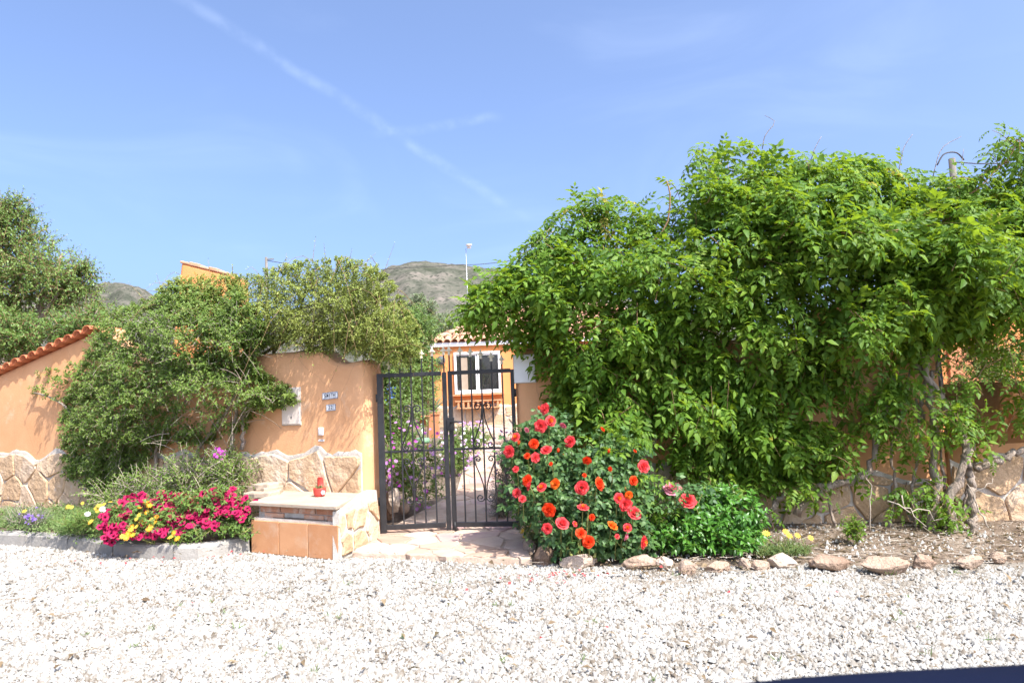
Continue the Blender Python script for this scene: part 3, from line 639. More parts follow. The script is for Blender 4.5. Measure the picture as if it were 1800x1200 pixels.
# ================================================================ walls
def wall_body(parent, stations, mat, rnd=0.07, name='wall_face'):
    """stations: front xy, back xy, top z, laid in order; rounded top edge"""
    V, F = [], []
    for (f, b, top) in stations:
        f, b = np.asarray(f, float), np.asarray(b, float)
        for (p, z) in ((f, -.05), (f, .45), (f, .9), (f, 1.3), (f, top - rnd), (f + (b - f) * .04, top - rnd * .35), (f + (b - f) * .14, top - rnd * .05), ((f + b) / 2, top + .01), (f + (b - f) * .9, top - rnd * .1), (b, top - rnd * .6), (b, -.05)):
            V.append((p[0], p[1], z))
    k, n = 11, len(stations)
    for i in range(n - 1):
        for j in range(k - 1): F.append((i * k + j, (i + 1) * k + j, (i + 1) * k + j + 1, i * k + j + 1))
    F += [tuple(range(k)), tuple(range(n * k - 1, (n - 1) * k - 1, -1))]
    return build(name, V, F, mat, parent, True)
def plinth(parent, fn, s0, s1, h, nx, nz, rng, off=.012, z0=-.02, drop=None, th=.026):
    """pale mortar with a wavy top edge and tan stones set proud of it"""
    w = s1 - s0; ss = np.linspace(s0, s1, max(12, int(w * 14)))
    sd_ = rng.uniform(0, 90); wav = lambda s: h + .11 * mnoise.noise(Vector((s * 2.3, sd_, 0))) + .07 * mnoise.noise(Vector((s * 6.1, sd_, 5))) + (drop(s) if drop else 0)
    V, F = [], []
    for s in ss:
        for (o_, z) in ((off, z0), (off, wav(s) - .02), (off * .7, wav(s)), (-.03, wav(s) + .012)):
            p = fn(s, o_); V.append((p[0], p[1], z))
    for i in range(len(ss) - 1):
        for j in range(3): F.append((i * 4 + j, (i + 1) * 4 + j, (i + 1) * 4 + j + 1, i * 4 + j + 1))
    F += [(0, 1, 2, 3), tuple(len(V) - 4 + q for q in (3, 2, 1, 0))]
    build('mortar', V, F, M['mortar'], parent)
    for P in voronoi(w, h, nx, nz, rng, .40):
        Q = rough_poly(P, .011, rng)
        for q in Q:
            lim = wav(s0 + q[0]) - .022
            if P[:, 1].max() > h - .02 and q[1] > h * .72: q[1] += (lim - h + .01) * (q[1] - h * .72) / (h * .28)
            q[1] = min(q[1], lim)
        a, b = fn(s0, off), fn(s0 + 1, off)
        ex = np.array([b[0] - a[0], b[1] - a[1], 0]); nrm = np.array([*(fn(s0, off + 1) - a), 0])
        stone_prism(Q, np.array([a[0], a[1], z0]), ex, np.array([0, 0, 1.0]), nrm, th, rng, M['stone'], parent)

rw_ = np.random.default_rng(21)
lwall = thing('garden_wall', (*lw(2.5), 0), 'orange rendered garden wall with stone foot and sloping red-tiled top, left of the iron gate', 'wall')
px2s = lambda px: ((lambda u: (W0[0] - u * W0[1]) / (u * WD[1] - WD[0]))((px - 900) / FOC))
sts = []
def topL(s):
    if s < .32: return 1.76 + .01 * math.sin(s * 20)
    if s < .55: t = (s - .32) / .23; return 1.76 + .14 * t * t * (3 - 2 * t)
    if s < 3.5: return 1.90 + .01 * s
    if s < 4.0: return 1.94 + (s - 3.5) * .94
    return max(1.5, 2.41 - (s - 4.0) * 0.215)
for s in np.concatenate([[8.6, 8.0, 7.2, 6.4, 5.8, 5.2, 4.8, 4.45, 4.2, 4.02, 3.75, 3.5], np.linspace(3.3, 0.06, 22)]):
    sts.append((lw(s), lw(s, -.32), topL(s)))
sts += [(lw(0.0, -.012), lw(0.0, -.33), 1.765), ((-1.515, 6.895), (-1.55, 7.23), 1.765), ((-1.41, 7.03), (-1.44, 7.24), 1.755), ((-1.395, 7.06), (-1.42, 7.24), 1.735), ((-1.392, 7.12), (-1.395, 7.22), 1.70)]
wall_body(lwall, sts, M['stucco'])
plinth(lwall, lw, 0.02, 2.1, .84, 5, 2, rw_)
plinth(lwall, lw, 2.11, 8.3, .82, 15, 3, rw_)
# barrel tiles laid across the sloping top
tl = np.linspace(0, math.pi, 9); tV, tF = [], []
for y in (0, 1):
    for rr in (1.0, .86):
        for a in tl: tV.append((math.cos(a) * .088 * rr * (1 if y == 0 else .9), y * .46, math.sin(a) * .072 * rr))
n = 9
for i in range(8): tF += [(i, i + 1, 2 * n + i + 1, 2 * n + i), (n + i + 1, n + i, 3 * n + i, 3 * n + i + 1), (i + 1, i, n + i, n + i + 1), (2 * n + i, 2 * n + i + 1, 3 * n + i + 1, 3 * n + i)]
tF += [(0, 2 * n, 3 * n, n), (n - 1, 2 * n - 1, 4 * n - 1, 3 * n - 1)]
tile_me = mesh('coping_tile', tV, tF, M['redtile'], True)
b0 = wpos(lwall)
s = 4.22
while s < 8.4:
    o = link('coping_tile', tile_me, lwall); p = lw(s, .09)
    X = np.array([-WD[0], -WD[1], 0]); Yv = np.array([-WN[0], -WN[1], 0.0]); slope = math.atan(.215)
    Mx = np.eye(4); Xs = X * math.cos(slope) + np.array([0, 0, math.sin(slope)]); Zs = np.cross(Xs, Yv)
    if Zs[2] < 0: Zs = -Zs
    Mx[:3, 0], Mx[:3, 1], Mx[:3, 2] = Xs, Yv, Zs; Mx[:3, 3] = np.array([p[0], p[1], topL(s) + .005 + rw_.normal(0, .004)]) - b0
    o.matrix_local = Matrix(Mx.tolist())
    if True:                                        # the channel tile under the joint
        c = link('channel_tile', tile_me, lwall); q = lw(s + .095, .07); M2 = Mx.copy(); M2[:3, 2] *= -.8; M2[:3, 0] *= -1; M2[:3, 3] = np.array([q[0], q[1], topL(s + .095) + .055]) - b0
        c.matrix_local = Matrix(M2.tolist())
    s += .19
def panel_on(parent, fn, nx_, s, z, w, h, th, mat, name, bevel=.004, off=0.0):
    a, b = fn(s, off), fn(s + 1, off); ex = np.array([b[0] - a[0], b[1] - a[1], 0]); nn = np.array([*(fn(s, off + 1) - a), 0])
    Mx = np.stack([ex, nn, np.array([0, 0, 1.0])], axis=1)
    return MB().box(np.array([a[0], a[1], z]) + nn * th / 2, (w, th, h), Mx).build(name, mat, parent, bevel=bevel)
def ps(px, fn0, d):                                 # distance along a wall for a column of the photo
    u = (px - 900) / FOC; return (fn0[0] - u * fn0[1]) / (u * d[1] - d[0])
def wz(px, py, fn, s):
    return at(px, py, fn(s)[1])[2]
# meter cupboard, name tiles, bell push on the left wall
sm = ps(510, W0, WD); zc = wz(510, 714, lw, sm)
mbx = thing('meter_cupboard', (*lw(sm), zc - .2), 'cream meter cupboard door set in the orange wall beside the climber leaves', 'cupboard door')
panel_on(mbx, lw, None, sm, zc, .262, .40, .012, M['mortar'], 'surround', .003)
panel_on(mbx, lw, None, sm, zc, .240, .378, .022, M['boxdoor'], 'door', .005)
panel_on(mbx, lw, None, sm - .01, zc - .12, .012, .022, .025, M['iron'], 'lock', .002)
FONT = None
def text_on(parent, fn, s, z, body, size, off, mat, name='lettering', tw_fit=.022):
    a, b = fn(s, off), fn(s + 1, off); ex = np.array([a[0] - b[0], a[1] - b[1], 0]) * (1 if fn is lw else -1); nn = np.array([*(fn(s, off + 1) - a), 0])
    cu = bpy.data.curves.new(name, 'FONT'); cu.body = body; cu.size = size;  cu.align_x = 'CENTER'; cu.align_y = 'CENTER'; cu.extrude = .0006; cu.offset = size * .010
    tmp = bpy.data.objects.new('tmp', cu); COL.objects.link(tmp)
    me = bpy.data.meshes.new_from_object(tmp.evaluated_get(bpy.context.evaluated_depsgraph_get())); bpy.data.objects.remove(tmp)
    me.name = name; me.materials.clear(); me.materials.append(mat); o = link(name, me, parent)
    Mx = np.eye(4); Mx[:3, 0], Mx[:3, 1], Mx[:3, 2] = ex, (0, 0, 1), nn; Mx[:3, 3] = np.array([a[0], a[1], z]) - wpos(parent)
    Mx[:3, 0] *= min(1.0, tw_fit / max(v.co.x for v in me.vertices) / 2) if body != 'I' else 1.0
    o.matrix_local = Matrix(Mx.tolist()); return o
def tile_sign(chars, px, py, tw, th, label):
    s0 = ps(px, W0, WD); z = wz(px, py, lw, s0); n = len(chars)
    t = thing('name_tiles', (*lw(s0), z - th / 2), label, 'tile sign')
    for i, ch in enumerate(chars):
        ss = s0 - (i - (n - 1) / 2) * tw; zz = z + .0016 * (i - n / 2)
        tl_ = panel_on(t, lw, None, ss, zz, tw - .0015, th, .009, M['glazeedge'], 'letter_tile' if ch else 'end_tile', .0015)
        panel_on(tl_, lw, None, ss, zz, tw - .001 if ch else tw * .55, th * .70, .0102, M['glaze'], 'glaze', .0)
        if ch: text_on(tl_, lw, ss, zz, ch, th * .80, .0110, M['ink'])
    return t
tile_sign(['', 'S', 'M', 'I', 'T', 'H', ''], 578, 695, .0285, .070, 'upper row of white glazed tiles with blue letters of a family name')
tile_sign(['', '3', '2', ''], 579, 716, .030, .066, 'lower row of white glazed tiles showing the house number 32')
sb = ps(561, W0, WD); zb = wz(561, 758, lw, sb)
bp_ = thing('bell_push', (*lw(sb), zb - .04), 'white square doorbell push on the orange wall below the number tiles', 'doorbell')
panel_on(bp_, lw, None, sb, zb, .066, .082, .014, M['white'], 'plate', .006)
panel_on(bp_, lw, None, sb, zb, .044, .055, .019, M['white'], 'button', .004)
sb2 = ps(561, W0, WD); zb2 = wz(561, 774, lw, sb2)
lp = thing('label_strip', (*lw(sb2), zb2 - .01), 'tiny white strip label with blue print under the doorbell', 'label')
panel_on(lp, lw, None, sb2, zb2, .076, .020, .004, M['glaze'], 'strip', .001)
for k in range(6): panel_on(lp, lw, None, sb2 + (k - 2.5) * .009, zb2, .005, .010, .0048, M['ink'], 'print_mark', 0)

# right wall, full height up to a dark fence post, then low with wire netting
rwall = thing('garden_wall', (*rw(2), 0), 'orange rendered garden wall with stone foot under the big trumpet vine, right of the iron gate', 'wall')
st = [((.03, 7.0), (.06, 7.18), 1.76), ((.022, 6.93), (.05, 7.19), 1.79)]
for s in np.concatenate([[.02, .10], np.linspace(.25, RLEN, 16)]): st.append((rw(s), rw(s, -.32), 1.81 + .02 * math.sin(s * 1.7)))
wall_body(rwall, st[::-1], M['stucco'])
plinth(rwall, rw, -.02, RLEN - .02, .66, 13, 3, rw_, drop=lambda s: -.10 + .10 * math.sin(s * 1.3 + .5))
lowwall = thing('low_garden_wall', (*rw(RLEN + 1.5), 0), 'low stone-faced orange wall under the wire netting at far right', 'wall')
wall_body(lowwall, [(rw(s, .01), rw(s, -.30), .80 + .02 * math.sin(s * 3)) for s in np.linspace(RLEN + 3.4, RLEN + .02, 10)], M['stucco'])
plinth(lowwall, lambda s, o=0: rw(s, o + .012), RLEN + .03, RLEN + 3.3, .66, 8, 2, rw_)
sp_ = ps(920, RW0, RD); zp = wz(920, 648, rw, sp_)
wp = thing('meter_cupboard', (*rw(sp_), zp - .15), 'white meter cupboard door on the wall right of the gate, half under vine leaves', 'cupboard door')
panel_on(wp, rw, None, sp_, zp, .225, .29, .010, M['mortar'], 'surround', .002)
panel_on(wp, rw, None, sp_, zp, .21, .275, .020, M['white'], 'door', .004)

# wire netting on the low wall
net = thing('wire_fence', (*rw(RLEN + .1), .8), 'dark chain-link netting on posts above the low wall at far right', 'fence')
for s in (RLEN + .06, RLEN + 1.9):
    p = rw(s, -.10); MB().tube([(p[0] - .06, p[1], .72), (p[0], p[1], 1.3), (p[0] - .02, p[1], 2.1)], .026, 8).build('post', M['darkpost'], net, True)
V, F = [], []; mb = MB()
a0, z0_, zt = RLEN + .06, .80, 1.95
for dgn in (1, -1):
    for k in np.arange(-1.3, 3.3, .075):
        pts = []
        for t in (0, 1):
            z = z0_ + (zt - z0_) * t; s = a0 + k + (z - z0_) * .9 * dgn + (0 if dgn == 1 else 1.0)
            pts.append((s, z))
        (s_a, z_a), (s_b, z_b) = pts
        lo, hi = a0, RLEN + 3.2
        if max(s_a, s_b) < lo or min(s_a, s_b) > hi: continue
        def cl_(s): 
            t = (s - s_a) / (s_b - s_a); return z_a + (z_b - z_a) * t
        e = []
        for (s_, z_) in pts:
            sc = min(max(s_, lo), hi); e.append((sc, z_ if sc == s_ else cl_(sc)))
        P3 = [(*rw(s_, -.10), z_) for s_, z_ in e]
        mb.tube(P3, .0022, 3, False)
mb.build('netting', M['wire'], net)['kind'] = 'stuff'

# ================================================================ masonry ledge with its pot
FLc, FRc = np.array([-2.53, 6.56]), np.array([-1.585, 6.09])
led = thing('masonry_ledge', (-2.0, 6.4, 0), 'low masonry ledge faced with three terracotta tiles and old bricks beside the gate', 'ledge')
ex2 = unit(FRc - FLc); en2 = np.array([ex2[1], -ex2[0]]); LW = np.linalg.norm(FRc - FLc)
if en2[1] > 0: en2 = -en2
E3, N3, Z3 = np.array([*ex2, 0]), np.array([*en2, 0]), np.array([0, 0, 1.0])
MX = np.stack([E3, -N3, Z3], axis=1)
def lp3(s, d, z): return np.array([*(FLc + ex2 * s - en2 * d), z])     # along the front, back from it, up
# core
BR = np.array([-1.53, 6.88]); BLc = np.array([-2.46, 7.30])
core = [lp3(.012, .02, -.04), lp3(LW - .03, .02, -.04), np.array([-1.56, 6.86, -.04]), np.array([*BLc, -.04])]
V = core + [c + np.array([0, 0, .30 + .04]) for c in core]
V2 = [lp3(.02, .075, .28), lp3(LW - .03, .075, .28), np.array([-1.57, 6.86, .28]), np.array([*BLc, .28])]
V += V2 + [v + np.array([0, 0, .135]) for v in V2]
F = [(0, 1, 5, 4), (1, 2, 6, 5), (2, 3, 7, 6), (3, 0, 4, 7), (4, 5, 6, 7)] + [tuple(q + 8 for q in f) for f in ((0, 1, 5, 4), (1, 2, 6, 5), (2, 3, 7, 6), (3, 0, 4, 7), (4, 5, 6, 7))]
build('core', V, F, M['mortar'], led)
for i in range(3):
    w = LW / 3
    MB().box(lp3((i + .5) * w, .004, .132), (w - .009, .024, .296), MX).build('terracotta_tile', M['tile'], led, bevel=.003)
MB().box(lp3(LW / 2, .0135, .132), (LW - .004, .020, .289), MX).build('tile_joint', M['paleslab'], led)
MB().box(lp3(LW * .5, .045, .287), (LW - .08, .045, .018), MX).build('mortar_lip', M['mortar'], led, bevel=.006)
rb = np.random.default_rng(9)
for row, zz in enumerate((.318, .378)):
    x = .05 if row else .10
    while x < LW - .16:
        w = rb.uniform(.20, .26); w = min(w, LW - .05 - x)
        if not (row == 0 and .25 < x < .45):
            MB().box(lp3(x + w / 2, .070 + rb.uniform(0, .01), zz), (w - .012, .03, .052), MX).build('brick', M['brick'], led, bevel=.005)
        x += w
MB().box(lp3(LW * .52, .064, .300), (LW * .62, .022, .014), MX).build('slot_shade_strip', M['soil'], led)  # solid dark strip, shade painted in where the slot would open
# top slab
sl = [lp3(-.02, -.005, .415), lp3(LW - .005, -.02, .415), np.array([-1.545, 6.875, .415]), np.array([-2.46, 7.30, .415])]
V = [(p + np.array([0, 0, z])) for z in (0, .034) for p in sl]
MB().add(V, [(3, 2, 1, 0), (4, 5, 6, 7), (0, 1, 5, 4), (1, 2, 6, 5), (2, 3, 7, 6), (3, 0, 4, 7)]).build('slab', M['paleslab'], led, bevel=.006)
# battered side faced with stones, towards the gate
sd0, sd1 = np.array([-1.572, 6.075, -.03]), np.array([-1.375, 6.865, -.03]); tp0, tp1 = np.array([-1.583, 6.10, .40]), np.array([-1.405, 6.88, .47])
bk = np.array([-.06, .02, 0])
V = [sd0, sd1, tp1, tp0, sd0 + bk * 1.2, sd1 + bk * 2.5, tp1 + bk * 2.2, tp0 + bk]
build('side_mortar', V, [(0, 1, 2, 3), (5, 4, 7, 6), (3, 2, 6, 7), (4, 0, 3, 7), (1, 5, 6, 2), (0, 4, 5, 1)], M['mortar'], led)
exs = unit(sd1 - sd0); eys = unit((tp0 + tp1 - sd0 - sd1) / 2); ens = unit(np.cross(exs, eys)); 
if ens[0] < 0: ens = -ens
for P in voronoi(.80, .40, 3, 2, rb, .36):
    Q = rough_poly(P, .024, rb)
    stone_prism(Q, sd0 + np.array([0, 0, .02]), exs, eys, ens, .018, rb, M['stone'], led, 'side_stone')

# loose slabs piled on the ledge
gl = 'loose slabs piled on the ledge'
specs = [(.18, .30, .462, .34, .28, .030, .1, 'lowest and widest of the loose pale slabs piled on the ledge'),
         (.25, .35, .484, .30, .25, .034, -.4, 'second slab from the bottom in the pile on the ledge'),
         (.19, .37, .508, .29, .24, .030, .3, 'third slab from the bottom in the pile on the ledge'),
         (.23, .35, .530, .30, .23, .026, -.2, 'topmost cracked pale slab of the pile on the ledge')]
for (s, d, z, w, h, th, a, lab) in specs:
    P = voronoi(w, h, 1, 1, rb)[0] if False else np.array([(0, 0), (w * .55, -.02), (w, .02), (w * 1.02, h * .6), (w * .8, h), (w * .3, h * 1.04), (-.02, h * .8)])
    Q = rough_poly(P - P.mean(0), .004, rb, .006); ca, sa = math.cos(a), math.sin(a)
    e1 = E3 * ca - N3 * sa; e2 = -N3 * ca - E3 * sa; tilt = np.array([0, 0, .10])
    o = stone_prism(Q, gr(468 + (s - .2) * 100, 868 - (d - .3) * 60, .45) * (1, 1, 0) + np.array([0, 0, z - .002]), e1 + tilt * .5, e2 - tilt * .2, Z3, th * .8, rb, M['paleslab'], None, 'stone_slab', .006)
    tag(o, lab, 'stone slab', gl)
# red pot
pc = gr(562, 872, .449)
pot = thing('flower_pot', pc, 'small red pot with tall curved handle and blue flower motif, holding a cactus', 'flower pot')
MB().lathe([(0, .001), (.040, .001), (.052, .012), (.060, .045), (.061, .075), (.063, .082), (.056, .083), (.054, .070), (0, .068)], pc, 24).build('body', M['redpot'], pot, True)
hp = [pc + np.array([-.004, .050, .06]), pc + np.array([-.010, .066, .11]), pc + np.array([-.010, .062, .160]), pc + np.array([-.010, .048, .182])]
hp = spline(hp, 9); V, F = [], []
for i, p in enumerate(hp):
    w = .031 * math.sqrt(max(.08, 1 - (i / 8.3) ** 5))
    for dx, dy in ((-w, 0), (0, -.008), (w, 0), (w, .007), (0, .002), (-w, .007)): V.append(p + np.array([dx, dy, 0]))
for i in range(8):
    for k in range(6): F.append((i * 6 + k, i * 6 + (k + 1) % 6, (i + 1) * 6 + (k + 1) % 6, (i + 1) * 6 + k))
F += [tuple(range(5, -1, -1)), tuple(range(48, 54))]
MB().add(V, F).build('handle', M['redpot'], pot, True)
fc = pc + np.array([.046, -.047, .042]); mb = MB(); fn_ = unit(np.array([.7, -.7, .05])); fx = unit(np.cross(fn_, Z3)); fy = np.cross(fx, fn_)
for k in range(5):
    a = 2 * math.pi * k / 5; c = fc + (fx * math.cos(a) + fy * math.sin(a)) * .013
    ring = [c + (fx * math.cos(b) + fy * math.sin(b)) * .0095 + fn_ * .003 for b in np.linspace(0, 2 * math.pi, 8, endpoint=False)]
    mb.add(ring + [q - fn_ * .006 for q in ring], [tuple(range(8))] + [(i, (i + 1) % 8, 8 + (i + 1) % 8, 8 + i) for i in range(8)])
mb.build('flower_motif', M['blue'], pot)
rc = np.random.default_rng(4); n = 90; D = unit(rc.normal(0, 1, (n, 3)) + np.array([0, 0, 1.1])); D[:, 2] = abs(D[:, 2])
V, F = stamp(T_blade(.10), frames(D, rc.normal(0, 1, (n, 3))) * rc.uniform(.03, .055, n)[:, None, None], pc + np.array([0, 0, .07]) + rc.normal(0, .018, (n, 3)) * (1, 1, .3))
put('cactus', V, F, M['succulent'], pot)

# ================================================================ iron gate, two leaves
GL, GC, GRr = np.array([-1.385, 6.93]), np.array([-.675, 6.965]), np.array([.005, 6.865])
def gate_leaf(A, B, label, n_bars, meet_at_B, tipz, wide):
    A, B = np.asarray(A), np.asarray(B); d = unit(B - A); Wd = np.linalg.norm(B - A); nn = np.array([d[1], -d[0], 0])
    if nn[1] > 0: nn = -nn
    D3 = np.array([*d, 0]); g = thing('gate_leaf', (A[0], A[1], .06), label, 'gate')
    Mx = np.stack([D3, -nn, Z3], axis=1)
    P = lambda s, z, o=0.0: np.array([A[0], A[1], 0]) + D3 * s + nn * o + np.array([0, 0, z])
    zt, zb, zm = 1.605, .09, .835
    wa, wb = (.062, .045) if wide else (.040, .034)
    MB().box(P(wa / 2, (zt + .02 + .02) / 2), (wa, .042, zt + .0), Mx).build('stile', M['iron'], g, bevel=.003)
    MB().box(P(Wd - wb / 2, (zt + .04) / 2), (wb, .042, zt - .02), Mx).build('stile', M['iron'], g, bevel=.003)
    MB().box(P(Wd / 2, zt), (Wd - wa - wb + .002, .034, .040), Mx).build('top_rail', M['iron'], g, bevel=.003)
    MB().box(P(Wd / 2, zb), (Wd - wa - wb + .002, .034, .048), Mx).build('bottom_rail', M['iron'], g, bevel=.003)
    MB().box(P(Wd / 2, zm, -.011), (Wd - wa - wb + .002, .010, .020), Mx).build('middle_rail', M['iron'], g, bevel=.002)
    ss = [(Wd - wb) * (k + 1) / (n_bars + 1) + (wa * .25) for k in range(n_bars)] if meet_at_B else [wa * .7 + (Wd - wa) * (k + 1) / (n_bars + 1) for k in range(n_bars)]
    allb = [(s, zb) for s in ss] + [((Wd - wb / 2) if meet_at_B else wa / 2, zt)]
    for s, zlow in allb:
        tz = tipz(s)
        MB().box(P(s, (zlow + tz - .085) / 2, .006), (.0145, .0145, tz - .085 - zlow), Mx).build('bar', M['iron'], g, bevel=.002)
        mb = MB()                                   # cast spear: collar, cross arms, point
        mb.box(P(s, tz - .088, .006), (.026, .026, .012), Mx)
        prof = [(.014, -.082), (.011, -.062), (.025, -.052), (.026, -.046), (.013, -.028), (.001, .008)]
        V, F = [], []
        for (w, z) in prof:
            for (x, y) in ((-w, 0), (0, -w * .5), (w, 0), (0, w * .5)): V.append(P(s + x, tz + z, .006 + y))
        for i in range(5):
            for k in range(4): F.append((i * 4 + k, i * 4 + (k + 1) % 4, i * 4 + 4 + (k + 1) % 4, i * 4 + 4 + k))
        mb.add(V, F); mb.box(P(s, tz - .047, .006), (.066, .010, .010), Mx)
        mb.build('spear_tip', M['gold'], g)
    cs = ss[n_bars // 2]                            # wrought scrolls either side of the middle bar
    def scroll(sgn, up):
        pts = []
        for t in np.linspace(0, 2.6 * math.pi, 20):  # outward curl near the middle bar's end
            r = .045 * (1 - t / (2.6 * math.pi) * .78); pts.append((.046 - r * math.cos(t), .0 + r * math.sin(t)))
        pts = pts[::-1]
        q = [(0.006, -.05), (.012, -.13), (.045, -.24), (.085, -.34), (.098, -.385)]
        cur = []
        for t in np.linspace(0, 2.4 * math.pi, 18):
            r = .036 * (1 - t / (2.4 * math.pi) * .75); cur.append((.062 + r * math.cos(t) + .0, -.40 - r * math.sin(t)))
        full = np.array(pts + q + cur)
        if up: z = 1.235 + full[:, 1] * .95 + .02; 
        else: z = .37 - full[:, 1] * .95 - .02
        return [P(cs + sgn * (x + .006), zz, -.002) for x, zz in zip(full[:, 0], z)]
    for up in (True, False):
        for sgn in (-1, 1): MB().tube(scroll(sgn, up), .0068, 5).build('scroll', M['iron'], g, True)
    return g, P, Mx, Wd
tipL = lambda s: 1.715 + .17 * math.sin(min(1, s / .70) * math.pi / 2)
g1, P1, Mx1, W1 = gate_leaf(GL, GC - np.array([.008, 0]), 'black iron gate leaf hinged on the left pillar, mauve daisies behind it', 5, True, tipL, True)
tipR = lambda s: 1.885 - .155 * (s / .66) ** 1.6
g2, P2, Mx2, W2 = gate_leaf(GC + np.array([.008, -.002]), GRr, 'black iron gate leaf with scrollwork in front of the house, hinged on the right wall', 5, False, tipR, False)
MB().box(P2(.022, 1.09, .03), (.07, .03, .13), Mx2).build('lock_case', M['iron'], g2, bevel=.003)
MB().tube([P2(.03, 1.11, .05), P2(.03, 1.11, .085), P2(.09, 1.115, .09), P2(.15, 1.11, .085)], [.010, .010, .009, .007], 8).build('handle', M['iron'], g2, True)
MB().tube([P2(.03, .12, .03), P2(.03, .0, .03)], .008, 6).build('drop_bolt', M['iron'], g2, True)
for z in (.35, 1.38): MB().tube([P1(-.005, z - .04, .0), P1(-.005, z + .04, .0)], .013, 8).build('hinge', M['iron'], g1, True)
for z in (.35, 1.38): MB().tube([P2(W2 + .006, z - .04, .0), P2(W2 + .006, z + .04, .0)], .011, 8).build('hinge', M['iron'], g2, True)

# ================================================================ house behind the gate
HY = 17.0
house = thing('house', (.8, HY, .6), 'orange rendered house with pale barrel-tiled roof and white window beyond the gate', 'house')
hx0 = at(762, 640, HY)[0]; hx1 = 3.2; ez = at(800, 606, HY)[2]; D_ = 6.0
MB().box(((hx0 + hx1) / 2, HY + D_ / 2, (ez + .2) / 2), (hx1 - hx0, D_, ez - .2)).build('wall', M['stucco_house'], house, bevel=.01)
MB().box(((hx0 + hx1) / 2, HY - .045, ez + .005), (hx1 - hx0 + .10, .12, .10)).build('gutter', M['white'], house, bevel=.01)
MB().box((hx0 + .01 - .05, HY + D_ / 2, ez + .005), (.10, D_, .10)).build('gutter', M['white'], house, bevel=.01)
# roof: hip at the left corner
ang = R(24); ov = .10; rx0, ry0 = hx0 - ov, HY - ov
RH = 2.6                                            # run of the front slope up to the ridge
rz0 = ez + .065; up_ = math.tan(ang)
V = [(rx0, ry0, rz0), (hx1, ry0, rz0), (hx1, ry0 + RH, rz0 + RH * up_), (rx0 + RH, ry0 + RH, rz0 + RH * up_), (rx0, ry0 + 2 * RH, rz0), (hx1, ry0 + 2 * RH, rz0)]
roof = build('roof', V, [(0, 1, 2, 3), (0, 3, 4), (3, 2, 5, 4), (0, 4, 5, 1)], M['rooftile'], house)
tl = np.linspace(0, math.pi, 7); tV = []
for y, sc in ((0, 1.0), (1, .84)):
    for a in tl: tV.append((math.cos(a) * .085 * sc, y * .40, math.sin(a) * .075 * sc + (0.022 if y == 0 else 0)))
for y, sc in ((0, 1.0),):
    for a in tl: tV.append((math.cos(a) * .070, 0, math.sin(a) * .060 + .022))
tF = [(i, i + 1, 7 + i + 1, 7 + i) for i in range(6)] + [(i + 1, i, 14 + i, 14 + i + 1) for i in range(6)]
rt_me = mesh('roof_tile', tV, tF, M['rooftile'], True)
bR = wpos(roof); cs_, sn_ = math.cos(ang), math.sin(ang)
rr = np.random.default_rng(31)
for row in range(8):
    run = row * .33
    x = rx0 + .10
    while x < hx1 - .05:
        if x > rx0 + run * cs_ + .02 and run * cs_ < RH:
            o = link('roof_tile', rt_me, roof)
            Mx = np.eye(4); Mx[:3, 1] = (0, cs_, sn_); Mx[:3, 2] = (0, -sn_, cs_); Mx[:3, 3] = np.array([x + rr.normal(0, .006), ry0 - .05 + run * cs_, rz0 + run * sn_ - .01 + rr.normal(0, .004)]) - bR
            o.matrix_local = Matrix(Mx.tolist())
        x += .185
hd = unit(np.array([RH, RH, RH * up_]))
for k in range(10):                                 # hip tiles
    o = link('hip_tile', rt_me, roof); Y3 = hd; X3 = unit(np.cross(Y3, Z3)); Zz = np.cross(X3, Y3); Mx = np.eye(4)
    Mx[:3, 0], Mx[:3, 1], Mx[:3, 2] = X3 * 1.15, Y3, Zz * 1.1; Mx[:3, 3] = np.array([rx0, ry0, rz0 + .03]) + hd * (.33 * k) - bR
    o.matrix_local = Matrix(Mx.tolist())
# window
wx0, wx1 = at(799, 655, HY)[0], at(880, 655, HY)[0]; wz1, wz0 = at(840, 618, HY)[2], at(840, 691, HY)[2]
win = empty('window', ((wx0 + wx1) / 2 - .8, -.02, wz0 - .6)); win.parent = house
wcx, wcz, ww, wh = (wx0 + wx1) / 2, (wz0 + wz1) / 2, wx1 - wx0, wz1 - wz0
mb = MB()
for (cx, cz, sx, sz) in ((wcx, wz1 - .025, ww, .05), (wcx, wz0 + .025, ww, .05), (wx0 + .025, wcz, .05, wh - .10), (wx1 - .025, wcz, .05, wh - .10)): mb.box((cx, HY - .02, cz), (sx, .08, sz))
mb.build('frame', M['white'], win)
mb = MB()
for q in (-1, 1):
    c = wcx + q * ww * .245
    for (cx, cz, sx, sz) in ((c, wz1 - .07, ww * .47, .035), (c, wz0 + .07, ww * .47, .035), (c - ww * .222, wcz, .035, wh - .17), (c + ww * .222, wcz, .035, wh - .17)): mb.box((cx, HY - .006 - (.018 if q > 0 else 0), cz), (sx, .035, sz))
mb.build('sash', M['white'], win)
for q in (-1, 1): MB().box((wcx + q * ww * .245, HY - .008 - (.018 if q > 0 else 0), wcz), (ww * .43, .008, wh - .17)).build('pane', M['pane'], win)
MB().box((wcx, HY - .001, wcz), (ww - .08, .004, wh - .08)).build('room_shade_board', M['rubber'], win)  # dark board behind the panes, its colour standing for the unlit room
MB().box((wcx - ww * .30, HY - .0035, wcz - .02), (ww * .17, .003, wh - .22)).build('pale_strip', M['paleslab'], win)  # paler upright strip behind the left pane
MB().box((wcx, HY - .06, wz0 - .03), (ww + .12, .14, .05)).build('sill', M['terracotta'], win, bevel=.006)
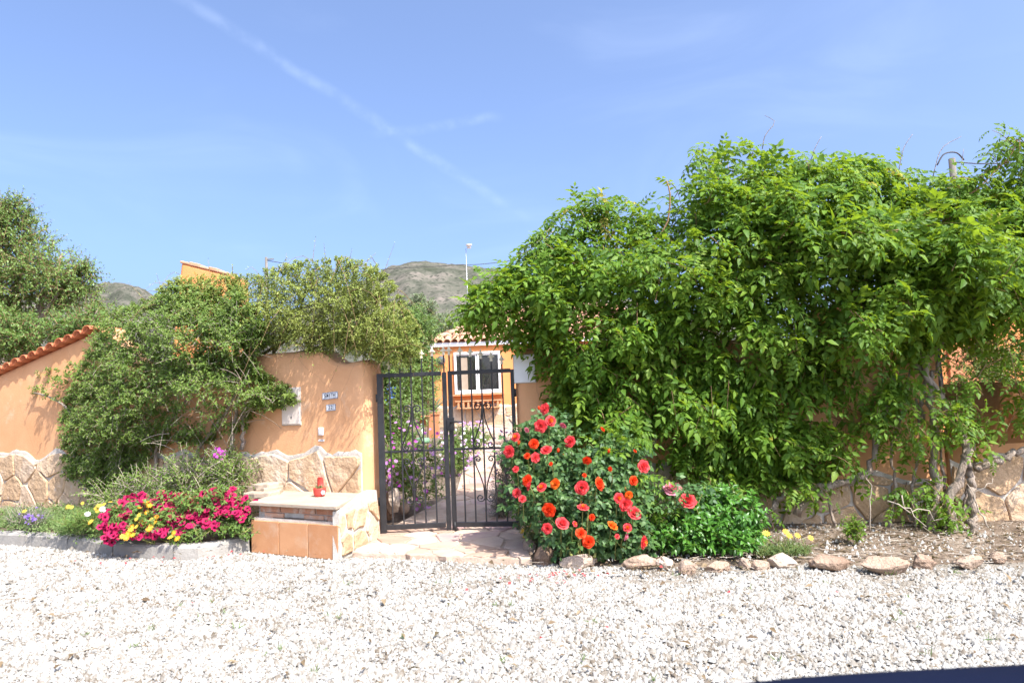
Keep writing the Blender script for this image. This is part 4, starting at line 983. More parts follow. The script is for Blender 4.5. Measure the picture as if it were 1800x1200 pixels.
# shelf of small arches under the window
shelf = thing('window_box_rail', (wcx, HY - .12, wz0 - .35), 'ochre bracket rail of small uprights below the house window', 'window rail')
sz_ = at(840, 704, HY)[2]
MB().box((wcx, HY - .14, sz_), (ww * .98, .24, .035)).build('top', M['tile'], shelf, bevel=.005)
MB().box((wcx, HY - .14, sz_ - .17), (ww * .92, .22, .03)).build('bottom', M['tile'], shelf, bevel=.005)
for k in range(9): MB().box((wcx + (k - 4) * ww * .105, HY - .235, sz_ - .085), (.05, .03, .14)).build('upright', M['tile'], shelf, bevel=.004)
# lamp
lc = at(775, 633, HY - .12); lampo = thing('wall_lamp', lc - np.array([0, 0, .12]), 'small dark round wall lamp on the house left of the window', 'lamp')
MB().box(lc + np.array([0, .09, .0]), (.06, .06, .12)).build('bracket', M['iron'], lampo, bevel=.01)
MB().lathe([(0, -.12), (.05, -.115), (.095, -.07), (.11, 0), (.095, .06), (.04, .10), (0, .11)], lc, 14).build('globe', M['darkpost'], lampo, True)
plinth(house, lambda s, o=0: np.array([hx0 + s, HY - o]), 0.0, 4.5, 1.12, 12, 3, np.random.default_rng(41), off=.02)

# orange outbuilding chimney hood over the climber, left
ch = thing('chimney', at(355, 520, 10.5) * (1, 1, 0) + np.array([0, 0, 1.2]), 'orange tapered chimney hood with sloping tiled cap above the left climber', 'chimney')
c0 = at(306, 500, 10.5); c1 = at(402, 500, 10.5); t0_ = at(318, 460, 10.5); t1_ = at(402, 481, 10.5)
zlow = 1.2
V = [(c0[0] - .16, 10.5, zlow), (c1[0] + .04, 10.5, zlow), (c1[0] + .04, 11.4, zlow), (c0[0] - .16, 11.4, zlow), (t0_[0], 10.5, t0_[2]), (t1_[0], 10.5, t1_[2]), (t1_[0], 11.3, t1_[2]), (t0_[0], 11.3, t0_[2])]
MB().add(V, [(0, 1, 5, 4), (1, 2, 6, 5), (2, 3, 7, 6), (3, 0, 4, 7), (4, 5, 6, 7)]).build('stack', M['stucco_house'], ch, bevel=.05, seg=3)
dv = t1_ - t0_
for k in range(5):
    a = t0_ + dv * (k / 5.0); b = t0_ + dv * ((k + .93) / 5.0)
    V = [a + (-.01, -.015, -.02), b + (.0, -.015, -.02), b + (.0, .82, -.02), a + (-.01, .82, -.02)]; V += [v + np.array([0, 0, .04 + .02 * (k % 2)]) for v in V]
    MB().add(V, [(3, 2, 1, 0), (4, 5, 6, 7), (0, 1, 5, 4), (1, 2, 6, 5), (2, 3, 7, 6), (3, 0, 4, 7)]).build('cap_tile', M['rooftile'], ch, bevel=.012)

# orange building glimpsed through the netting, far right
ob = thing('outbuilding', (6.2, 9.5, 0), 'orange wall of an outbuilding glimpsed through the netting at far right', 'outbuilding')
MB().box((7.4, 10.6, 1.2), (4.4, 2.0, 2.4)).build('wall', M['stucco_house'], ob, bevel=.01)
MB().box((7.4, 10.6, 2.46), (4.7, 2.3, .12)).build('roof', M['redtile'], ob, bevel=.01)
MB().box((6.5, 9.585, 1.25), (.8, .05, 1.0)).build('shutter', M['terracotta'], ob, bevel=.01)

# mast, poles and wires
ma = at(821, 520, 22); mt = at(819, 437, 22)
mast = thing('antenna_mast', (ma[0], 22, 2.6), 'slim steel antenna mast with white dish head above the house roof', 'antenna')
MB().tube([(ma[0], 22, 2.4), mt], .011, 6).build('mast', M['metal'], mast, True)
MB().box(mt + np.array([.10, 0, .03]), (.14, .08, .05)).build('head', M['white'], mast, bevel=.02)
MB().lathe([(.0, -.01), (.08, .01), (.11, .05), (.10, .05), (.07, .02), (0, .0)], mt + np.array([.10, -.08, .06]), 12).build('dish', M['white'], mast, True)
up1 = at(468, 452, 24); pole = thing('utility_pole', (up1[0], 24, 0.5), 'grey wooden utility pole rising behind the left climber', 'utility pole')
MB().tube([(up1[0], 24, .3), up1], [.055, .045], 8).build('post', M['woodpole'], pole, True)
MB().box(up1 + np.array([.12, 0, -.08]), (.30, .04, .04)).build('arm', M['woodpole'], pole, bevel=.01)
up2 = at(1673, 279, 11); pole2 = thing('utility_pole', (up2[0], 11, 0), 'grey pole top with looped cable above the trumpet vine at right', 'utility pole')
MB().tube([(up2[0], 11, .0), up2], [.06, .05], 8).build('post', M['woodpole'], pole2, True)
MB().tube(spline([up2 + np.array([-.25, 0, -.10]), up2 + np.array([-.12, 0, .08]), up2 + np.array([.08, 0, .10]), up2 + np.array([.2, 0, -.03])], 14), .012, 5).build('cable_loop', M['wire'], pole2, True)
w1 = spline([at(470, 458, 24), at(600, 478, 25), at(690, 472, 26), at(800, 466, 27), at(905, 457, 28), at(1250, 400, 30)], 30)
tag(MB().tube(w1, .013, 4).build('overhead_cable', M['wire']), 'thin dark overhead cable crossing in front of the hill', 'cable')
w2 = spline([at(1673, 285, 11), at(1740, 288, 11.4), at(1830, 283, 12)], 10)
tag(MB().tube(w2, .010, 4).build('overhead_cable', M['wire']), 'short dark cable running off the frame from the pole at right', 'cable')

# ================================================================ the trumpet vine on the right wall
LEAF, SMALL, BLADE = T_leaf(), T_small(), T_blade()
PIN = [T_pinnate(4, 1), T_pinnate(4, 2, droop=.55), T_pinnate(3, 3, .38, droop=.45), T_pinnate(5, 4, .30, droop=.3)]
PINS = [T_pinnate(4, 11, leaf=T_small), T_pinnate(4, 12, droop=.5, leaf=T_small)]
ROSEL = T_pinnate(2, 6, .44, .70, .2)
vr = np.random.default_rng(77)
vine = thing('trumpet_vine', (3.0, 6.3, 0), 'huge bright green trumpet vine heaped over the wall right of the gate, grey twisted trunks', 'climbing plant')
VP = [(1030, 785), (990, 752), (978, 700), (966, 650), (942, 612), (900, 590), (865, 572), (815, 552), (815, 522), (862, 486), (896, 455), (935, 438), (962, 400), (985, 365), (1035, 345), (1090, 342), (1135, 362), (1190, 335), (1216, 300), (1222, 258), (1250, 240), (1300, 248), (1340, 262), (1362, 288), (1420, 266), (1470, 285), (1505, 268), (1555, 290), (1600, 300), (1650, 296), (1690, 312), (1722, 335), (1765, 338), (1800, 312), (1860, 300), (1900, 420), (1880, 545), (1800, 560), (1720, 572), (1660, 578), (1640, 600), (1612, 625), (1595, 680), (1562, 720), (1525, 765), (1495, 805), (1450, 822), (1405, 850), (1360, 850), (1310, 835), (1240, 815), (1170, 800), (1100, 800)]
holes = [(1140, 800, 60, 45, .85), (1180, 730, 40, 35, .5), (1545, 620, 45, 50, .55), (1110, 560, 35, 28, .55), (1440, 545, 35, 20, .5), (1700, 500, 50, 25, .35), (1760, 545, 50, 25, .4), (1200, 395, 25, 25, .5), (1470, 650, 30, 40, .35), (1330, 620, 30, 30, .5), (1250, 700, 40, 28, .6), (1390, 720, 35, 30, .5), (1480, 760, 30, 40, .5), (1060, 690, 30, 22, .45), (1560, 560, 30, 25, .4), (1130, 690, 45, 30, .5)]
def wall_Y(px):
    u = (px - 900) / FOC; s = (RW0[0] - u * RW0[1]) / (u * RD[1] - RD[0]); s = np.clip(s, 0, 7); return RW0[1] + RD[1] * s
def nz(p, sc, off=0.0): return np.array([mnoise.noise(Vector((q[0] / sc, q[1] / sc, off))) for q in p])
def vine_shoots(n, back=False, inner=False):
    p = sample_poly(VP, n, vr, holes); cd_ = np.zeros(n)
    if not (back or inner):                          # most shoots gather in clumps, some nearer, some deeper
        nc = 150; cc = sample_poly(VP, nc, vr, holes); k_ = vr.integers(0, nc, n); m_ = vr.random(n) < .72
        pc_ = cc[k_] + vr.normal(0, 1, (n, 2)) * (21, 15); m_ &= in_poly(pc_, VP); p[m_] = pc_[m_]; cd_[m_] = vr.normal(.05, .17, nc)[k_][m_]
    ed, gout = edge_dist(p, VP)
    bul = np.clip(ed / 110, 0, 1) ** .6; high = np.clip((760 - p[:, 1]) / 330, 0, 1)
    nn = nz(p, 62.0, 1.3) + .5 * nz(p, 26.0, 4.1)
    B = .12 + bul * (.18 + .24 * high) + .34 * nn * (.5 + .5 * high)
    B = B + cd_ * np.clip(bul * 1.3, .2, 1)
    if inner: B = B * vr.uniform(.05, .8, n) + .03
    if back:
        k = p[:, 1] < 585; p, ed, gout, B, bul = p[k], ed[k], gout[k], B[k], bul[k]; B = -vr.uniform(0, .8, len(p)) * bul - .02
    else: B = np.maximum(B, .06)
    wy = wall_Y(p[:, 0]) - B
    Pw = np.array([at(a, b, c) for (a, b), c in zip(p, wy)])
    e = np.clip(1 - ed / 60, 0, 1)[:, None]
    out = np.stack([gout[:, 0], np.zeros(len(p)), -gout[:, 1]], axis=1)
    D = np.array([0, -.55, -.15]) + out * (e * 1.0) + np.array([0, 0, .55]) * np.clip((560 - p[:, 1]) / 200, -.6, 1)[:, None] + vr.normal(0, .35, (len(p), 3))
    if back: D[:, 1] = vr.normal(0, .5, len(p)); D[:, 2] += .4
    return Pw, D, ed
allA, allQ, lines_, low_A, low_Q = [], [], [], [], []
for (n, bk_, inn, L0, nl) in ((740, False, False, .30, 7), (360, False, True, .30, 7), (520, True, False, .32, 7)):
    Pw, D, ed = vine_shoots(n, bk_, inn)
    L = L0 * vr.uniform(.6, 1.25, len(Pw)) * np.clip(.45 + ed / 70, .5, 1)
    st_ = Pw - unit(D) * L[:, None] * .75
    A, Q, ln = shoots(st_, D, L, nl, vr, .25, spread=.95, forward=.45, droop=.20, sag=.18, up=1.0, toward=(.15, -.55, 0), taper=.45, jitter=.26)
    if bk_ or inn: low_A.append(A); low_Q.append(Q); lines_.append(ln); continue
    allA.append(A); allQ.append(Q); lines_.append(ln)
def line_shoot(px, Y, n, leaf=.20, r=.006, nl=10, mat='twig', sag=.1, L=.28):
    """a named long branch with leafy side shoots"""
    pts = spline([at(a, b, y) for (a, b), y in zip(px, np.linspace(Y[0], Y[1], len(px)))], 16)
    MB().tube(pts, np.linspace(r, r * .4, 16), 6).build('branch', M[mat], vine, True)
    if n:
        i = vr.integers(4, 16, n); P = pts[i] + vr.normal(0, .03, (n, 3)); D = vr.normal(0, .8, (n, 3)) + np.array([0, -.3, .25])
        A, Q, ln = shoots(P, D, np.full(n, L) * vr.uniform(.6, 1.2, n), nl, vr, leaf, spread=.9, forward=.4, droop=.3, sag=sag + .2, toward=(.1, -.6, 0))
        allA.append(A); allQ.append(Q); lines_.append(ln)
line_shoot([(1650, 400), (1700, 330), (1760, 290), (1830, 262)], (6.1, 6.0), 13, .19, .012, 6)
line_shoot([(1680, 350), (1715, 335), (1745, 305), (1775, 275), (1790, 245)], (6.0, 5.9), 9, .17, .008, 6)
line_shoot([(1725, 430), (1735, 370), (1770, 340), (1840, 320)], (6.2, 6.1), 8, .19, .008, 6)
# looser growth over the netting and round the trunks
VP2 = [(1655, 575), (1800, 555), (1880, 560), (1880, 745), (1780, 720), (1740, 745), (1700, 760), (1665, 700)]
p = sample_poly(VP2, 62, vr, [(1690, 600, 30, 30, .8), (1640, 650, 40, 60, .9)]); Pw = np.array([at(a, b, wall_Y(a) - vr.uniform(.02, .25)) for a, b in p])
A, Q, ln = shoots(Pw, vr.normal(0, .6, Pw.shape) + np.array([0, -.4, -.1]), .26, 5, vr, .17, sag=.4, droop=.35, toward=(.1, -.7, 0)); allA.append(A); allQ.append(Q); lines_.append(ln)
for (x, y, n) in ((1575, 740, 7), (1630, 745, 7), (1690, 735, 6), (1560, 690, 5), (1600, 700, 6), (1340, 868, 5), (1400, 868, 4), (1460, 790, 5), (1500, 760, 6), (1610, 850, 6), (1630, 880, 6), (1660, 900, 4), (1205, 835, 5), (1260, 850, 6)):
    q = np.array([(x, y)]) + vr.normal(0, 22, (n, 2)) * (1, .8); Pw = np.array([at(a, b, wall_Y(a) - vr.uniform(.08, .35)) for a, b in q]); Pw[:, 2] = np.maximum(Pw[:, 2], .15)
    A, Q, ln = shoots(Pw, vr.normal(0, .6, Pw.shape) + np.array([0, -.5, -.2]), .24, 5, vr, .17, sag=.4, droop=.35, toward=(.1, -.7, 0)); allA.append(A); allQ.append(Q); lines_.append(ln)
A, Q = np.concatenate(allA), np.concatenate(allQ)
kind = vr.integers(0, 4, len(Q))
for k in range(4):
    a, q = A[kind == k], Q[kind == k]
    a, q = single_leaves(vine, a, q, PIN[k], M['vine'], 74)
    V, F = stamp(PIN[k], a, q); put('foliage', V, F, M['vine'], vine, kind='stuff')
A, Q = np.concatenate(low_A), np.concatenate(low_Q); kind = vr.integers(0, 2, len(Q))
for k in range(2): V, F = stamp(PINS[k], A[kind == k], Q[kind == k]); put('inner_foliage', V, F, M['vine'], vine, kind='stuff')
pick = vr.choice(len(Q), 90, False); V, F = stamp(PINS[0], A[pick] * .9, Q[pick] + np.array([0, -.12, .0])); put('yellowed_leaves', V, F, M['yellowed'], vine, kind='stuff')
V, F = twig_mesh(np.concatenate(lines_), .0045, .002); put('twigs', V, F, M['twig'], vine, kind='stuff')
def trunk(px, off, r0, r1, mat='bark', name='trunk', n=26, wob=.012):
    r0, r1 = r0 * .70, r1 * .75
    pts = np.array([at(a, b, wall_Y(a) - o) for (a, b), o in zip(px, np.linspace(off[0], off[1], len(px)))])
    if pts[0][2] < .12: pts[0][2] = .03
    pts = spline(pts, n); pts[1:-1] += vr.normal(0, wob, (n - 2, 3))
    rr_ = np.linspace(r0, r1, n) * (1 + .14 * np.sin(np.arange(n) * 1.3 + vr.uniform(0, 6)))
    MB().tube(pts, rr_, 9).build(name, M[mat], vine, True)
trunk([(1675, 930), (1672, 895), (1676, 862), (1690, 827), (1702, 793), (1690, 753), (1670, 727), (1647, 690), (1632, 657), (1617, 617), (1600, 575)], (.32, .10), .058, .036)
trunk([(1707, 932), (1709, 895), (1707, 853), (1703, 815), (1700, 780)], (.36, .24), .050, .040)
trunk([(1634, 930), (1636, 895), (1640, 860), (1641, 813), (1645, 767), (1638, 713), (1632, 667), (1607, 637), (1590, 600)], (.26, .08), .060, .032)
trunk([(1400, 905), (1450, 858), (1508, 842), (1536, 812), (1541, 760), (1560, 712), (1570, 660)], (.22, .08), .048, .030)
trunk([(1300, 965), (1345, 905), (1385, 868), (1450, 855)], (.25, .2), .040, .036)
trunk([(1717, 826), (1750, 812), (1790, 795), (1850, 772)], (.25, .12), .040, .034)
trunk([(1622, 740), (1622, 690), (1640, 655), (1665, 625)], (.10, .04), .030, .020)
trunk([(1607, 637), (1640, 620), (1660, 600)], (.10, .06), .024, .014)
trunk([(1095, 945), (1110, 860), (1150, 760), (1170, 660), (1130, 560)], (.16, .08), .040, .022)
trunk([(1230, 935), (1235, 850), (1260, 740), (1240, 620)], (.14, .08), .034, .02)
for px in ([(1090, 480), (1130, 440), (1170, 400), (1178, 345), (1172, 318)], [(1200, 520), (1230, 420), (1262, 380), (1300, 340)], [(1240, 470), (1260, 420), (1300, 400)], [(1340, 470), (1370, 440), (1400, 410)], [(1290, 430), (1330, 385), (1362, 360)], [(1050, 560), (1090, 545), (1130, 555)],
           [(1390, 470), (1440, 485), (1480, 492)], [(1500, 400), (1530, 380), (1560, 372)], [(1600, 410), (1640, 400), (1680, 375)], [(1700, 430), (1740, 410), (1780, 400)], [(1500, 560), (1505, 530), (1515, 510)]):
    pts = spline([at(a, b, wall_Y(a) - .20 - .16 * np.clip((700 - b) / 330, 0, 1)) for a, b in px], 10)
    MB().tube(pts, np.linspace(.011, .007, 10), 5).build('branch', M['twig'], vine, True)
for px in ([(1420, 300), (1432, 262), (1444, 240)], [(1580, 300), (1588, 262), (1604, 236)], [(1640, 310), (1655, 262), (1690, 240)], [(1340, 262), (1345, 238), (1362, 215), (1344, 203)], [(1690, 290), (1694, 262)], [(975, 405), (945, 425), (915, 440)], [(968, 400), (930, 440), (905, 447)], [(1175, 318), (1190, 335), (1200, 370)]):
    pts = spline([at(a, b, wall_Y(a) - .25) for a, b in px], 8)
    MB().tube(pts, np.linspace(.0045, .002, 8), 4).build('bare_twig', M['bark'], vine, True)
for px in ([(1655, 935), (1662, 870), (1655, 800), (1662, 730), (1650, 660)], [(1690, 930), (1698, 870), (1715, 810), (1712, 760)], [(1560, 930), (1575, 860), (1568, 790), (1590, 720), (1600, 650)], [(1610, 925), (1605, 850), (1618, 780), (1610, 700)], [(1470, 930), (1455, 870), (1470, 800)]): trunk(px, (.2, .06), .022, .013, wob=.008)
# dry sticks leaning at the foot
for px in ([(1560, 880), (1620, 895), (1680, 915)], [(1585, 870), (1600, 900), (1635, 935)], [(1690, 905), (1725, 860), (1745, 840)], [(1735, 925), (1715, 880), (1700, 850)], [(1530, 940), (1526, 900), (1535, 872), (1522, 840)]):
    pts = spline([at(a, b, wall_Y(a) - .42) for a, b in px], 8); pts[:, 2] = np.maximum(pts[:, 2], .06); pts[1:-1] += vr.normal(0, .02, (6, 3))
    MB().tube(pts, np.linspace(.007, .003, 8), 5).build('dry_stick', M['greytwig'], vine, True)

# ================================================================ climbers on the left wall
def lwall_Y(px):
    u = (px - 900) / FOC; s = (W0[0] - u * W0[1]) / (u * WD[1] - WD[0]); s = np.clip(s, -.2, 9); return W0[1] + WD[1] * s
def wall_climber(root, poly, n, rng, Yf, bulge, leafT, leaf_len, lm, tm, nl=12, L0=.3, holes=(), fwd=(0, -.6, .1), outw=1.0, upw=.4, thick=.6, back=0.0, sag=.25, nscale=55., singles=0, edge=55., **kw):
    p = sample_poly(poly, n, rng, holes); ed, go = edge_dist(p, poly)
    bul = np.clip(ed / 90, 0, 1) ** .6; nn = nz(p, nscale, 2.2) + .5 * nz(p, nscale * .4, 5)
    B = (.06 + bul * bulge + .25 * nn * bulge / .5) * (1 - thick * rng.random(n) ** 2) - back * rng.random(n) * bul
    Y = np.array([Yf(a) for a in p[:, 0]]) - np.maximum(B, .04 if not back else -9)
    Pw = np.array([at(a, b, c) for (a, b), c in zip(p, Y)])
    e = np.clip(1 - ed / edge, 0, 1)[:, None]; out = np.stack([go[:, 0], np.zeros(n), -go[:, 1]], axis=1)
    D = np.array(fwd) + out * e * outw + np.array([0, 0, upw]) + rng.normal(0, .5, (n, 3))
    L = L0 * rng.uniform(.5, 1.3, n) * np.clip(.45 + ed / 60, .5, 1); D = unit(D)
    A, Q, ln = shoots(Pw - D * L[:, None] * .7, D, L, nl, rng, leaf_len, sag=sag, **kw)
    if singles: A, Q = single_leaves(root, A, Q, leafT, lm, singles)
    V, F = stamp(leafT, A, Q); put('foliage', V, F, lm, root, kind='stuff')
    V, F = twig_mesh(ln, .0022, .0010); put('twigs', V, F, tm, root, kind='stuff')
    return Pw, ln
jr = np.random.default_rng(14)
jas = thing('wall_climber', (*lw(2.6, .2), .12), 'dark green small-leaved climber draped thickly over the left orange wall', 'climbing plant')
JP = [(160, 575), (200, 540), (262, 520), (300, 500), (420, 500), (470, 560), (478, 605), (445, 630), (470, 655), (512, 680), (522, 702), (480, 715), (440, 722), (430, 755), (385, 760), (352, 785), (300, 770), (262, 800), (232, 850), (160, 862), (112, 830), (104, 745), (112, 700), (140, 645)]
wall_climber(jas, JP, 2700, jr, lwall_Y, .62, SMALL, .047, M['jasmine'], M['greytwig'], nl=16, L0=.30, holes=[(290, 720, 50, 40, .6), (370, 720, 60, 45, .75), (420, 690, 40, 35, .5), (250, 650, 25, 30, .35), (320, 600, 30, 20, .3)], singles=220, toward=(.2, -.6, 0), spread=.9, droop=.2, taper=.3)
wall_climber(jas, [(40, 690), (60, 655), (100, 640), (150, 630), (160, 700), (120, 720), (80, 700)], 46, jr, lwall_Y, .40, SMALL, .055, M['jasmine'], M['greytwig'], nl=14, L0=.35, toward=(.2, -.6, 0))
for px in ([(240, 870), (225, 800), (235, 720), (280, 640), (300, 580)], [(330, 860), (345, 800), (400, 720), (430, 640)], [(405, 800), (412, 740), (425, 680), (440, 630)], [(160, 870), (130, 790), (125, 720), (60, 690)], [(280, 870), (275, 790), (330, 700)], [(425, 790), (430, 730), (445, 690)]):
    pts = spline([at(a, b, lwall_Y(a) - .10) for a, b in px], 18); pts[1:-1] += jr.normal(0, .012, (16, 3))
    MB().tube(pts, np.linspace(.026, .010, 18), 7).build('stem', M['bark'], jas, True)
P_, ln = None, None
sp2 = sample_poly([(230, 640), (440, 600), (450, 760), (300, 800), (210, 760)], 120, jr); st_ = np.array([at(a, b, lwall_Y(a) - jr.uniform(.05, .4)) for a, b in sp2])
A, Q, ln = shoots(st_, jr.normal(0, 1, st_.shape), .35, 2, jr, .03); V, F = twig_mesh(ln, .004, .002); put('dry_twigs', V, F, M['greytwig'], jas, kind='stuff')

plu = thing('overhanging_shrub', (*lw(1.0, -.2), 1.7), 'yellowish green twiggy shrub billowing over the wall top above the name tiles', 'shrub')
PP = [(268, 520), (282, 496), (320, 480), (370, 476), (435, 480), (480, 465), (540, 450), (600, 448), (658, 460), (690, 488), (712, 530), (738, 572), (742, 612), (705, 638), (655, 628), (600, 612), (560, 618), (505, 605), (440, 612), (360, 590), (310, 560)]
wall_climber(plu, PP, 3000, jr, lambda a: lwall_Y(a) + .1, .55, SMALL, .034, M['plumbago'], M['greentwig'], nl=18, L0=.36, back=.9, upw=.35, toward=(.2, -.4, 0), spread=.8, droop=.1, forward=.7, sag=.35, outw=1.2)
st_ = np.array([at(a, b, lwall_Y(a) - jr.uniform(-.3, .35)) for a, b in sample_poly(PP, 110, jr)])
A, Q, ln = shoots(st_, jr.normal(0, .6, st_.shape) + np.array([0, -.5, .25]), jr.uniform(.25, .6, len(st_)), 5, jr, .032, sag=.7); V, F = twig_mesh(ln, .003, .0012); put('long_twigs', V, F, M['twig'], plu, kind='stuff'); V, F = stamp(SMALL, A, Q); put('foliage', V, F, M['plumbago'], plu, kind='stuff')
# thin sprays standing up along its top
tops = [(285, 480), (265, 505), (360, 465), (440, 470), (520, 448), (545, 430), (575, 425), (610, 440), (640, 440), (672, 450), (690, 470)]
st_ = np.array([at(a + jr.normal(0, 12), b + 30, lwall_Y(a)) for a, b in tops]); A, Q, ln = shoots(st_, jr.normal(0, .35, st_.shape) + np.array([0, 0, 1.0]), jr.uniform(.2, .42, len(st_)), 6, jr, .028, sag=.05, forward=.9)
V, F = twig_mesh(ln, .003, .001); put('top_sprays', V, F, M['twig'], plu, kind='stuff'); V, F = stamp(SMALL, A, Q); put('foliage', V, F, M['plumbago'], plu, kind='stuff')
for px in ([(430, 640), (500, 600), (560, 560), (600, 500)], [(450, 640), (560, 610), (640, 580), (690, 530)], [(480, 620), (520, 560), (540, 500)]):
    MB().tube(spline([at(a, b, lwall_Y(a) + .2) for a, b in px], 12), np.linspace(.022, .008, 12), 6).build('stem', M['bark'], plu, True)

# low twiggy bougainvillea between climber and flower bed
bou = thing('low_shrub', at(300, 880, 7.4) * (1, 1, 0) + np.array([0, 0, .12]), 'low greyish green twiggy shrub in front of the left wall, a few magenta bracts', 'shrub')
def lobe(px, py, Y, rx, ry, rz): c = at(px, py, Y); return (c[0], c[1], c[2], rx, ry, rz)
shrub(bou, [lobe(340, 825, 7.35, .42, .35, .26), lobe(400, 830, 7.15, .28, .28, .22), lobe(270, 848, 7.5, .40, .32, .20), lobe(200, 862, 7.6, .35, .3, .16), lobe(395, 800, 7.3, .16, .2, .14)], 520, jr, SMALL, .042, M['jasmine'], M['greytwig'], nl=12, length=.26, zmin=.12, stems=7, stem_r=.014, twr=.0045, toward=(.1, -.5, 0))
fx_ = np.array([(385, 790), (378, 800), (392, 798), (384, 805), (390, 792)]); mb = []
Pq = np.array([at(a, b, 7.0) for a, b in fx_]); Pq = np.repeat(Pq, 5, 0) + jr.normal(0, .02, (25, 3)); V, F = stamp(T_small(.9, .2), frames(jr.normal(0, 1, (25, 3)), jr.normal(0, 1, (25, 3))) * .035, Pq); put('bracts', V, F, M['p_magenta'], bou, kind='stuff')

# ================================================================ trees and bushes behind
def tree(name, label, base, crown, n, rng, leafT, leaf_len, lm, cat='tree', nl=14, length=.5, trunk_r=.12, group=None, limbs=7, **kw):
    t = thing(name, base, label, cat, group); b = np.asarray(base, float)
    c = np.mean([l[:3] for l in crown], axis=0); fork = b + (c - b) * .45
    MB().tube(spline([b, b + (fork - b) * .5 + rng.normal(0, .05, 3), fork], 8), np.linspace(trunk_r, trunk_r * .7, 8), 8).build('trunk', M['bark'], t, True)
    for l in (crown * 3)[:limbs]:
        e = np.array(l[:3]) + rng.normal(0, .3, 3) * np.array(l[3:6]); MB().tube(bez([fork, (fork + e) / 2 + rng.normal(0, .15, 3), e], 8), np.linspace(trunk_r * .5, trunk_r * .12, 8), 5).build('limb', M['bark'], t, True)
    P, D = lobes(crown, n, rng, .6); D = unit(D + rng.normal(0, .5, D.shape) + np.array([0, 0, .25])); L = length * rng.uniform(.5, 1.2, n)
    A, Q, ln = shoots(P - D * L[:, None] * .6, D, L, nl, rng, leaf_len, **kw)
    V, F = stamp(leafT, A, Q); put('crown', V, F, lm, t, kind='stuff'); V, F = twig_mesh(ln, .006, .002); put('twigs', V, F, M['twig'], t, kind='stuff')
    return t
tr = np.random.default_rng(3)
tb = at(-20, 600, 13) * (1, 1, 0)
tree('broadleaf_tree', 'tall broad tree with reddish-tinged small leaves above the left wall', tb, [lobe(-40, 400, 13, 1.1, 1, .75), lobe(20, 440, 13, .95, 1, .7), lobe(90, 480, 12.8, .72, .8, .55), lobe(40, 520, 13, 1.1, 1, .6), lobe(130, 500, 12.7, .5, .5, .42), lobe(-60, 500, 13, 1.1, 1, .9), lobe(20, 370, 13, .42, .5, .35), lobe(150, 470, 12.7, .28, .3, .22), lobe(165, 535, 12.7, .2, .3, .2)], 2300, tr, SMALL, .074, M['tree'], nl=14, length=.55, trunk_r=.16, sag=.1, toward=(.1, -.4, 0))
tb = at(60, 640, 11.5) * (1, 1, 0)
tree('garden_bush', 'fresh green rounded bush just behind the sloping red-tiled wall', tb, [lobe(0, 590, 11.5, .8, .7, .5), lobe(80, 590, 11.5, .75, .6, .42), lobe(140, 565, 11.6, .42, .5, .30), lobe(-70, 560, 11.6, .7, .6, .6), lobe(185, 560, 11.4, .35, .4, .28)], 900, tr, SMALL, .075, M['hedge'], 'bush', nl=14, length=.42, trunk_r=.07, sag=.15, toward=(.1, -.4, 0))
tree('olive_tree', 'round grey-green olive tree below the hill, left of the house roof', at(740, 590, 30) * (1, 1, 0) + np.array([0, 0, .8]), [lobe(740, 540, 30, .72, .7, .62), lobe(725, 560, 30, .6, .6, .5), lobe(755, 565, 30, .5, .5, .5)], 420, tr, SMALL, .14, M['olive'], nl=12, length=.5, trunk_r=.14, toward=(.1, -.4, 0))
for (px, py, Y, rx, rz, lab, lm) in ((775, 575, 26, .95, .55, 'grey-green bush directly left of the house roof', 'olive'), (812, 565, 33, 1.2, .75, 'pale green bush rising behind the house roof hip', 'olive'), (715, 600, 22, .9, .75, 'mid green bush below the round olive tree', 'hedge'), (850, 560, 34, 1.3, .8, 'grey-green bush beyond the roof, partly hidden by the vine', 'olive')):
    tree('garden_bush', lab, at(px, py, Y) * (1, 1, 0) + np.array([0, 0, .8]), [lobe(px, py, Y, rx, .8, rz), lobe(px - 12, py + 15, Y, rx * .8, .7, rz * .8)], 260, tr, SMALL, .13, M[lm], 'bush', nl=12, length=.45, trunk_r=.08, limbs=4, toward=(.1, -.4, 0), group='bushes beyond the garden')
hz = np.random.default_rng(8)
tree('garden_bush', 'dark loose bush behind the chain-link netting at far right', at(1735, 760, 8.0) * (1, 1, 0), [lobe(1720, 690, 8.0, .34, .3, .42), lobe(1765, 640, 8.2, .30, .3, .35), lobe(1715, 610, 8.2, .22, .3, .28), lobe(1790, 720, 8.0, .3, .3, .3)], 330, hz, SMALL, .06, M['jasmine'], 'bush', nl=12, length=.35, trunk_r=.035, limbs=4, toward=(.1, -.4, 0))
hed = thing('garden_hedge', at(705, 780, 9.6) * (1, 1, 0) + np.array([0, 0, .12]), 'tall loose green hedge behind the gate next to the left pillar', 'hedge')
shrub(hed, [lobe(690, 640, 9.0, .42, .5, .55), lobe(700, 720, 9.0, .38, .5, .45), lobe(735, 600, 9.6, .34, .5, .5), lobe(670, 680, 8.6, .3, .4, .6), lobe(735, 660, 9.8, .28, .5, .4), lobe(660, 590, 8.6, .5, .4, .3), lobe(725, 570, 9.6, .35, .4, .35)], 900, hz, SMALL, .055, M['hedge'], M['greentwig'], nl=14, length=.34, stems=6, stem_r=.02, toward=(.1, -.5, 0))
bl = np.array([at(688 + a, 692 + b, 8.5) for a, b in hz.normal(0, 1, (40, 2)) * (4, 9)]); V, F = stamp(T_small(.9), frames(hz.normal(0, 1, (40, 3)), np.array([0, -1.0, .3]) + hz.normal(0, .4, (40, 3))) * .030, bl); put('blue_blossoms', V, F, M['p_blue'], hed, kind='stuff')
